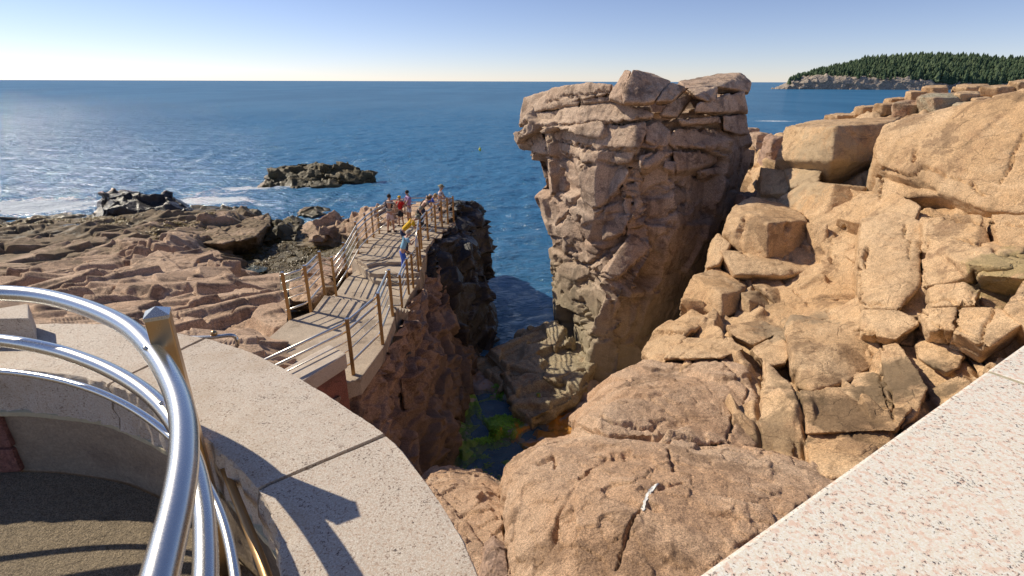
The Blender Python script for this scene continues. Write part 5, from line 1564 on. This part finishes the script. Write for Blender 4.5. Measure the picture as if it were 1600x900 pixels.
# ------------------------------------------------------------------ visitors
def skin_mesh(name, verts, edges, radii, sub=1):
    me = bpy.data.meshes.new(name)
    me.from_pydata([tuple(v) for v in verts], edges, [])
    o = bpy.data.objects.new('tmp', me); COL.objects.link(o)
    sk = o.modifiers.new('s', 'SKIN'); sk.use_smooth_shade = True; sk.branch_smoothing = 0.4
    lay = me.skin_vertices[0].data
    for i, r in enumerate(radii):
        lay[i].radius = (r, r) if not isinstance(r, tuple) else r
    lay[0].use_root = True
    if sub:
        q = o.modifiers.new('u', 'SUBSURF'); q.levels = sub; q.render_levels = sub
    out_ = bpy.data.meshes.new_from_object(o.evaluated_get(bpy.context.evaluated_depsgraph_get()))
    bpy.data.objects.remove(o); bpy.data.meshes.remove(me)
    out_.name = name; out_.materials.clear()
    return out_


M['skin'] = simple('skin', (0.50, 0.27, 0.17), .55, var=.1, bscale=8)
M['skin2'] = simple('fair_skin', (0.58, 0.34, 0.24), .55, var=.1, bscale=8)
for nm_, c_ in (('dark_hair', (.03, .018, .012)), ('brown_hair', (.13, .07, .03)), ('blond_hair', (.42, .27, .12)), ('grey_hair', (.42, .38, .33)), ('red_cloth', (.62, .02, .02)), ('yellow_cloth', (.75, .45, .02)),
                ('purple_cloth', (.42, .27, .48)), ('blue_cloth', (.05, .13, .55)), ('grey_cloth', (.26, .25, .22)), ('pale_cloth', (.62, .60, .66)), ('lightblue_cloth', (.25, .50, .68)),
                ('black_cloth', (.025, .025, .03)), ('navy_cloth', (.03, .04, .09)), ('khaki_cloth', (.24, .22, .14)), ('pink_white_cloth', (.66, .52, .50)), ('white_cloth', (.72, .70, .68)), ('shoe', (.10, .07, .05))):
    M[nm_] = simple(nm_, c_, .85, bump=.25, bscale=25, var=.15)
m, N, L, B = newmat('striped_cloth')
tc = N.new('ShaderNodeTexCoord').outputs['Object']
wv = N.new('ShaderNodeTexWave'); wv.bands_direction = 'Z'; wv.inputs['Scale'].default_value = 3.6; wv.inputs['Distortion'].default_value = .6
L.new(tc, wv.inputs['Vector'])
L.new(mixc(N, L, ramp(N, L, wv.outputs['Fac'], .42, .5), (.035, .04, .06), (.62, .6, .58)), B.inputs['Base Color']); B.inputs['Roughness'].default_value = .9
M['striped'] = m


def person(label, px, py, z, toppy, yaw, lean=0, top='grey_cloth', bottom='black_cloth', pants=.30, hair='brown_hair', hat=None, long_hair=False,
           hl=(-.15, .05, .46), hr=(.15, .05, .46), skin='skin', headp=0, step=.03, group='visitors on the platform', height=None):
    base = P(px, py, z)
    hgt = height or (-z + P(px, toppy, base[1])[2]) * 1.0
    hgt = abs(P(px, toppy, base[1])[2] - z) if height is None else height
    t = empty('person', tuple(base), rz=R(yaw), label=label, cat='person', group=group)
    H = hgt
    la = R(lean)

    def up(y, zz, x=0.0):          # point of the torso at height zz above the hips, leaning forward
        return (x * H, (math.sin(la) * zz + math.cos(la) * y - .0) * H, (.50 + math.cos(la) * zz - math.sin(la) * y) * H)
    hipx = .048
    bk = -.06 * math.sin(la)
    Pv = {'pel': (0, bk * H, .52 * H), 'waist': up(bk, .11), 'chest': up(bk, .22), 'uch': up(bk, .285), 'neck': up(bk + .005, .345), 'jaw': up(bk + .02, .385 - .005 * headp), 'head': up(bk + .02 + .01 * headp, .43), 'crown': up(bk + .015, .475),
          'nose': up(bk + .075, .412),
          'sl': up(bk, .30, -.105), 'sr': up(bk, .30, .105)}
    for s_, k in ((-1, 'l'), (1, 'r')):
        f = step * s_
        Pv['hip' + k] = (s_ * hipx * H, bk * H, .50 * H)
        Pv['knee' + k] = (s_ * (hipx + .008) * H, (f * .6 + .02) * H, .275 * H)
        Pv['ank' + k] = (s_ * (hipx + .01) * H, f * H, .045 * H)
        Pv['toe' + k] = (s_ * (hipx + .02) * H, (f + .095) * H, .016 * H)
        hx, hy, hz = hl if s_ < 0 else hr
        hand = Vector((hx * H, hy * H, hz * H)); sh = Vector(Pv['s' + k])
        d = hand - sh; L_ = d.length; arm = .315 * H
        if L_ > arm: hand = sh + d / L_ * arm; d = hand - sh; L_ = arm
        h_ = math.sqrt(max(0, (arm / 2) ** 2 - (L_ / 2) ** 2))
        out_ = Vector((s_ * .5, -.25, -.8)); out_ -= d.normalized() * out_.dot(d.normalized()); out_.normalize()
        el = (sh + hand) / 2 + out_ * h_
        Pv['el' + k] = tuple(el); Pv['wr' + k] = tuple(hand)
        fd = (hand - el).normalized()
        sd = fd.cross(Vector((0, 0, 1)))
        sd = sd.normalized() if sd.length > .1 else Vector((1, 0, 0))
        dn = Vector((0, 0, -1))
        Pv['palm' + k] = tuple(hand + fd * .038 * H)
        for q in range(4):
            b0 = hand + fd * .05 * H + sd * (q - 1.5) * .011 * H
            Pv['f%d' % q + k] = tuple(b0); Pv['g%d' % q + k] = tuple(b0 + (fd * .7 + dn * .5) * (.036, .042, .039, .030)[q] * H)
        Pv['t' + k] = tuple(hand + fd * .014 * H + sd * -s_ * .02 * H); Pv['u' + k] = tuple(hand + fd * .034 * H + sd * -s_ * .034 * H + dn * .006 * H)
    rad = {'pel': (.075, .055), 'waist': (.068, .05), 'chest': (.082, .058), 'uch': (.07, .05), 'neck': .027, 'jaw': (.036, .042), 'head': (.041, .05), 'crown': (.028, .034), 'nose': .008,
           's': .034, 'hip': .05, 'knee': .033, 'ank': .021, 'toe': (.02, .012), 'el': .022, 'wr': .014, 'palm': (.02, .009)}

    def rr(k):
        for q in (k, k[:-1]):
            if q in rad: r = rad[q]; return tuple(a * H for a in r) if isinstance(r, tuple) else (r * H, r * H)
        return (.0058 * H, .0058 * H)
    names = ['pel', 'waist', 'chest', 'uch', 'neck', 'jaw', 'head', 'crown', 'nose']
    ed = [('pel', 'waist'), ('waist', 'chest'), ('chest', 'uch'), ('uch', 'neck'), ('neck', 'jaw'), ('jaw', 'head'), ('head', 'crown'), ('head', 'nose')]
    for k in 'lr':
        names += [a + k for a in ('s', 'el', 'wr', 'palm', 't', 'u', 'f0', 'f1', 'f2', 'f3', 'g0', 'g1', 'g2', 'g3', 'hip', 'knee', 'ank', 'toe')]
        ed += [('uch', 's' + k), ('s' + k, 'el' + k), ('el' + k, 'wr' + k), ('wr' + k, 'palm' + k), ('wr' + k, 't' + k), ('t' + k, 'u' + k)] + [('palm' + k, 'f%d' % q + k) for q in range(4)] + [('f%d' % q + k, 'g%d' % q + k) for q in range(4)]
        ed += [('pel', 'hip' + k), ('hip' + k, 'knee' + k), ('knee' + k, 'ank' + k), ('ank' + k, 'toe' + k)]
    ix = {n: i for i, n in enumerate(names)}
    link('body', skin_mesh('body', [Pv[n] for n in names], [(ix[a], ix[b]) for a, b in ed], [rr(n) for n in names]), M[skin], t)

    def cloth(nm, ns, es, ws, mat):
        j = {n: i for i, n in enumerate(ns)}
        vs = [Pv[n] if n in Pv else ws[n][0] for n in ns]
        rs = []
        for n in ns:
            if n in ws: q = ws[n][1]; rs.append((q * H, q * H) if not isinstance(q, tuple) else tuple(a * H for a in q))
            else: a = rr(n); rs.append((a[0] * 1.0 + .012 * H, a[1] + .012 * H))
        link(nm, skin_mesh(nm, vs, [(j[a], j[b]) for a, b in es], rs), M[mat], t)
    mid = lambda a, b, f: tuple(np.array(Pv[a]) * (1 - f) + np.array(Pv[b]) * f)
    ws = {'sll': (mid('sl', 'ell', .62), .036), 'slr': (mid('sr', 'elr', .62), .036), 'hem': (mid('pel', 'waist', .15), (.092, .07)), 'top': (mid('uch', 'neck', .45), (.045, .042))}
    cloth('shirt', ['chest', 'uch', 'waist', 'hem', 'top', 'sl', 'sll', 'sr', 'slr'], [('chest', 'uch'), ('chest', 'waist'), ('waist', 'hem'), ('uch', 'top'), ('uch', 'sl'), ('sl', 'sll'), ('uch', 'sr'), ('sr', 'slr')], ws, top)
    fr = (.50 - pants) / (.50 - .275) if pants > .275 else 1
    ns = ['pel', 'wst', 'hipl', 'hipr']; es = [('pel', 'wst'), ('pel', 'hipl'), ('pel', 'hipr')]; ws = {'wst': (mid('pel', 'waist', .3), (.082, .062))}
    for k in 'lr':
        if fr < 1 or pants > .25:
            ws['e' + k] = (mid('hip' + k, 'knee' + k, min(fr, .98)), .052); ns.append('e' + k); es.append(('hip' + k, 'e' + k))
        else:
            ws['e' + k] = (mid('knee' + k, 'ank' + k, .9), .038); ns += ['knee' + k, 'e' + k]; es += [('hip' + k, 'knee' + k), ('knee' + k, 'e' + k)]
    cloth('shorts' if pants > .25 else 'trousers', ns, es, ws, bottom)
    for k in 'lr':
        a, b_ = Vector(Pv['ank' + k]), Vector(Pv['toe' + k])
        mb = MB()
        c_ = (a + b_) / 2
        mb.ball((c_.x, c_.y + .0 * H, .022 * H), (.027 * H, .072 * H, .022 * H), 10, 6)
        link('shoe', pmesh('shoe', mb.v, mb.f), M['shoe'], t)
    hd = Vector(Pv['head']); cw = Vector(Pv['crown']); upv = (cw - Vector(Pv['neck'])).normalized(); bkv = Vector((0, -math.cos(la), math.sin(la)))
    mb = MB(); c_ = hd + upv * .016 * H + bkv * .012 * H
    mb.ball(tuple(c_), (.050 * H, .056 * H, .052 * H), 14, 10)
    if long_hair: mb.ball(tuple(hd + bkv * .045 * H - upv * .02 * H), (.038 * H, .034 * H, .055 * H), 10, 8)
    link('hair', pmesh('hair', mb.v, mb.f), M[hair], t)
    if hat:
        mb = MB(); c_ = cw + upv * -.012 * H
        prof = ((0.0, .095), (.006, .094), (.010, .058), (.035, .052), (.05, .035), (.054, .0)) if hat != 'cap' else ((0.0, .056), (.018, .054), (.038, .04), (.048, .0))
        n = 16; x_ = upv.cross(Vector((0, 1, 0))).normalized() if abs(upv.y) < .9 else Vector((1, 0, 0)); y_ = upv.cross(x_)
        for hh_, r_ in prof:
            for k in range(n):
                a = 2 * math.pi * k / n
                rad_ = r_ * H
                fwd = 1.45 if (hat == 'cap' and hh_ == 0 and abs(a - 1.57) > 4) else 1
                p_ = c_ + upv * hh_ * H + x_ * rad_ * math.cos(a) + y_ * rad_ * math.sin(a) * fwd
                mb.v.append(tuple(p_))
        for j in range(len(prof) - 1):
            for k in range(n): mb.f.append((j * n + k, j * n + (k + 1) % n, (j + 1) * n + (k + 1) % n, (j + 1) * n + k))
        mb.f.append(tuple(range(n))[::-1])
        link('hat' if hat != 'cap' else 'cap', pmesh('hat', mb.v, mb.f), M['khaki_cloth' if hat != 'cap' else 'yellow_cloth'], t)
    return t, Pv


person('man in a navy and white striped shirt, arms raised, at the left railing', 611, 363, ZT, 303, -35, 3, 'striped', 'pink_white_cloth', .31, 'dark_hair', hl=(-.05, .22, .74), hr=(.10, .24, .76), step=.05)
person('boy in a red t-shirt and black shorts with a yellow cap', 627.5, 352.5, ZT, 306, 160, 0, 'red_cloth', 'black_cloth', .30, 'blond_hair', hat='cap', hl=(-.2, .06, .52), hr=(.2, .03, .5))
person('person in a purple t-shirt and light shorts standing behind the boy in red', 641, 350.5, ZT, 296.5, 120, 3, 'purple_cloth', 'pale_cloth', .34, 'dark_hair', hl=(-.1, .2, .55), hr=(.1, .16, .5))
person('person with blond hair and a bright blue shirt bending over the platform railing', 664, 353, ZT, 295, -70, 52, 'blue_cloth', 'navy_cloth', .3, 'blond_hair', skin='skin2', hl=(-.10, .42, .58), hr=(.1, .42, .58), height=1.62)
person('woman with tied brown hair and a grey t-shirt leaning on the platform railing', 658, 359, ZT, 300, -75, 42, 'grey_cloth', 'black_cloth', .1, 'brown_hair', long_hair=True, skin='skin2', hl=(-.10, .40, .60), hr=(.1, .42, .60), height=1.58)
person('man in a wide-brimmed hat and pale t-shirt resting on the far corner railing', 688, 347, ZT, 288.5, -95, 8, 'pale_cloth', 'black_cloth', .30, 'grey_hair', hat='brim', hl=(-.06, .25, .62), hr=(.08, .25, .62))
t7, P7 = person('person in a yellow shirt and khaki hat bending over the railing with a camera', 634, 396, ZT, 350, -80, 48, 'yellow_cloth', 'navy_cloth', .1, 'grey_hair', hat='brim', hl=(-.03, .36, .66), hr=(.03, .36, .66), height=1.62)
person('grey-haired person in a light blue shirt raising both hands to their face on the steps', 632, 426, -6.15, 368, -70, 22, 'lightblue_cloth', 'blue_cloth', .1, 'grey_hair', skin='skin2', hl=(-.05, .27, .74), hr=(.05, .27, .74), height=1.56)
cm = t7.matrix_basis @ ((Vector(P7['palml']) + Vector(P7['palmr'])) / 2)
mb = MB().box((0, 0, 0), (.13, .07, .085)); mb.box((0, 0, .052), (.05, .05, .022)); mb.tube([(0, .03, 0), (0, .10, 0)], .034, 12)
me = pmesh('camera', mb.v, mb.f)
o = link('camera', me, simple('camera_black', (.02, .02, .02), .4), smooth=False, loc=tuple(cm), label='small black camera held by the person in the yellow shirt', category='camera')
o.rotation_euler = (0, 0, R(-80)); o.name = 'handheld_camera'

# ------------------------------------------------------------------ weed, algae, droppings, buoy
from mathutils.bvhtree import BVHTree


def bvh(o):
    me = o.data; loc = np.array(o.matrix_basis.translation)
    if o.parent: loc = loc + np.array(o.parent.matrix_basis.translation)
    n = len(me.vertices); V = np.zeros(n * 3, np.float32); me.vertices.foreach_get('co', V); V = V.reshape(-1, 3) + loc
    return BVHTree.FromPolygons([tuple(v) for v in V], [tuple(p.vertices) for p in me.polygons])


def tufts(name, trees, spots, mat, size, seed, label, cat):
    """small crinkled fronds lying on rock"""
    rng = np.random.RandomState(seed); vs, fs = [], []
    for (px, py, z, rx, ry, n) in spots:
        c = P(px, py, z)
        kx = (c[1] * cp - c[2] * sp) / 820.0
        for _ in range(n):
            a = rng.randn(2) * .5
            x = c[0] + a[0] * rx * kx; y = c[1] + a[1] * ry
            if vnoise(np.array([[x * 2.2, y * 2.2, 0]]), seed)[0] < -.15: continue
            hit = None
            for tr in trees:
                h = tr.ray_cast(Vector((x, y, -3.0)), Vector((0, 0, -1)))
                if h[0] is not None and (hit is None or h[0].z > hit[0].z): hit = h
            if hit is None or hit[0].z < SEA - .1: continue
            p = hit[0]; s_ = size * rng.uniform(.5, 1.5); th = rng.uniform(0, 6.28); b0 = len(vs)
            L_ = rng.randint(3, 5)
            d = np.array([math.cos(th), math.sin(th)])
            w_ = np.array([-d[1], d[0]])
            for k in range(L_):
                q = np.array([p.x, p.y]) + d * s_ * k * .6 + w_ * rng.uniform(-.2, .2) * s_
                zz = p.z + .01 + size * .3 * math.sin(k / (L_ - 1) * math.pi) * rng.uniform(.5, 1.3)
                ww = s_ * .28 * (1 - .6 * k / L_)
                vs.append((*(q + w_ * ww), zz + rng.uniform(-.01, .02))); vs.append((*(q - w_ * ww), zz))
            for k in range(L_ - 1): fs.append((b0 + 2 * k, b0 + 2 * k + 1, b0 + 2 * k + 3, b0 + 2 * k + 2))
    return link(name, pmesh(name, vs, fs), mat, smooth=False, kind='stuff', label=label, category=cat)


fl = [o for o in C.objects if o.name == 'chasm_floor'][0]
M['algae'] = simple('green_algae_mat', (0.15, 0.36, 0.02), .5, var=.5, bscale=3)
tufts('green_algae', [bvh(fl)], [(785, 600, -10.2, 12, .9, 900), (770, 650, -10.2, 26, 1.0, 1300), (755, 690, -10.2, 22, .6, 700), (738, 745, -10.2, 26, .9, 1400), (700, 602, -10.1, 14, .8, 600), (775, 570, -10.2, 10, .6, 300)],
      M['algae'], .07, 5, 'bright green algae growing over the wet rocks on the chasm floor', 'algae')
M['weed'] = simple('rockweed', (0.13, 0.085, 0.018), .45, var=.6, bscale=2)
M['weed2'] = simple('yellow_weed', (0.22, 0.14, 0.015), .5, var=.5, bscale=2)
tufts('rockweed', [bvh(flat)], [(450, 400, -9.9, 75, 3.4, 9000), (380, 395, -10.2, 40, 3, 4200), (430, 425, -9.4, 60, 1.8, 4600)], M['weed'], .10, 6,
      'olive brown rockweed carpeting the low tidal rocks left of the walkway', 'seaweed')
tufts('yellow_weed', [bvh(shore)], [(20, 352, -9.9, 60, 3, 1500), (120, 346, -9.8, 60, 2, 900), (285, 352, -9.1, 36, 2.5, 1400), (330, 345, -9.1, 20, 1.5, 500), (180, 345, -9.6, 60, 1.5, 700)], M['weed2'], .13, 7,
      'yellow brown weed along the wet edge of the left shore', 'seaweed')
rk = [o for o in C.objects if o.get('category') == 'rock' and o.type == 'MESH' and o.name.startswith('offshore')][0]

# white streak of droppings on the big boulder
bo = [o for o in C.objects if o.name == 'boulder'][0]
tb_ = bvh(bo)
path = [(1029, 755, 1.5), (1022, 760, 3.2), (1016, 767, 3), (1011, 776, 2.6), (1007, 786, 2.2), (1006, 794, 3), (1004, 799, 1.2)]
fine_ = []
for (a, b) in zip(path, path[1:]):
    for k in range(4): fine_.append([a[j] + (b[j] - a[j]) * k / 4 for j in range(3)])
vs, fs = [], []
rng = np.random.RandomState(2)
for x, y, w2 in fine_:
    for k in range(5):
        t_ = (k - 2) / 2; ww = w2 * (1 + .3 * rng.randn() * abs(t_))
        d_ = Vector(ray(x + t_ * ww, y + t_ * .5)).normalized()
        h = tb_.ray_cast(Vector((0, 0, 0)), d_)
        p = h[0] - d_ * .012 if h[0] else Vector(P(x, y, 4.0))
        vs.append(tuple(p - Vector(bo.location)))
n = len(fine_)
for i in range(n - 1):
    for k in range(4): fs.append((i * 5 + k, i * 5 + k + 1, (i + 1) * 5 + k + 1, (i + 1) * 5 + k))
link('dropping_streak', pmesh('dropping_streak', vs, fs), simple('guano', (.75, .74, .70), .9, var=.12, bscale=40), bo)

c = P(750, 236, SEA)
mb = MB().ball((0, 0, .25), (.2, .2, .28), 12, 8); mb.tube([(0, 0, .4), (0, 0, .7)], .03, 8)
link('buoy', pmesh('buoy', mb.v, mb.f), simple('buoy_paint', (.6, .6, .05), .5), loc=(c[0], c[1], SEA), label='tiny yellow fishing buoy floating on the open sea left of the stack', category='buoy')
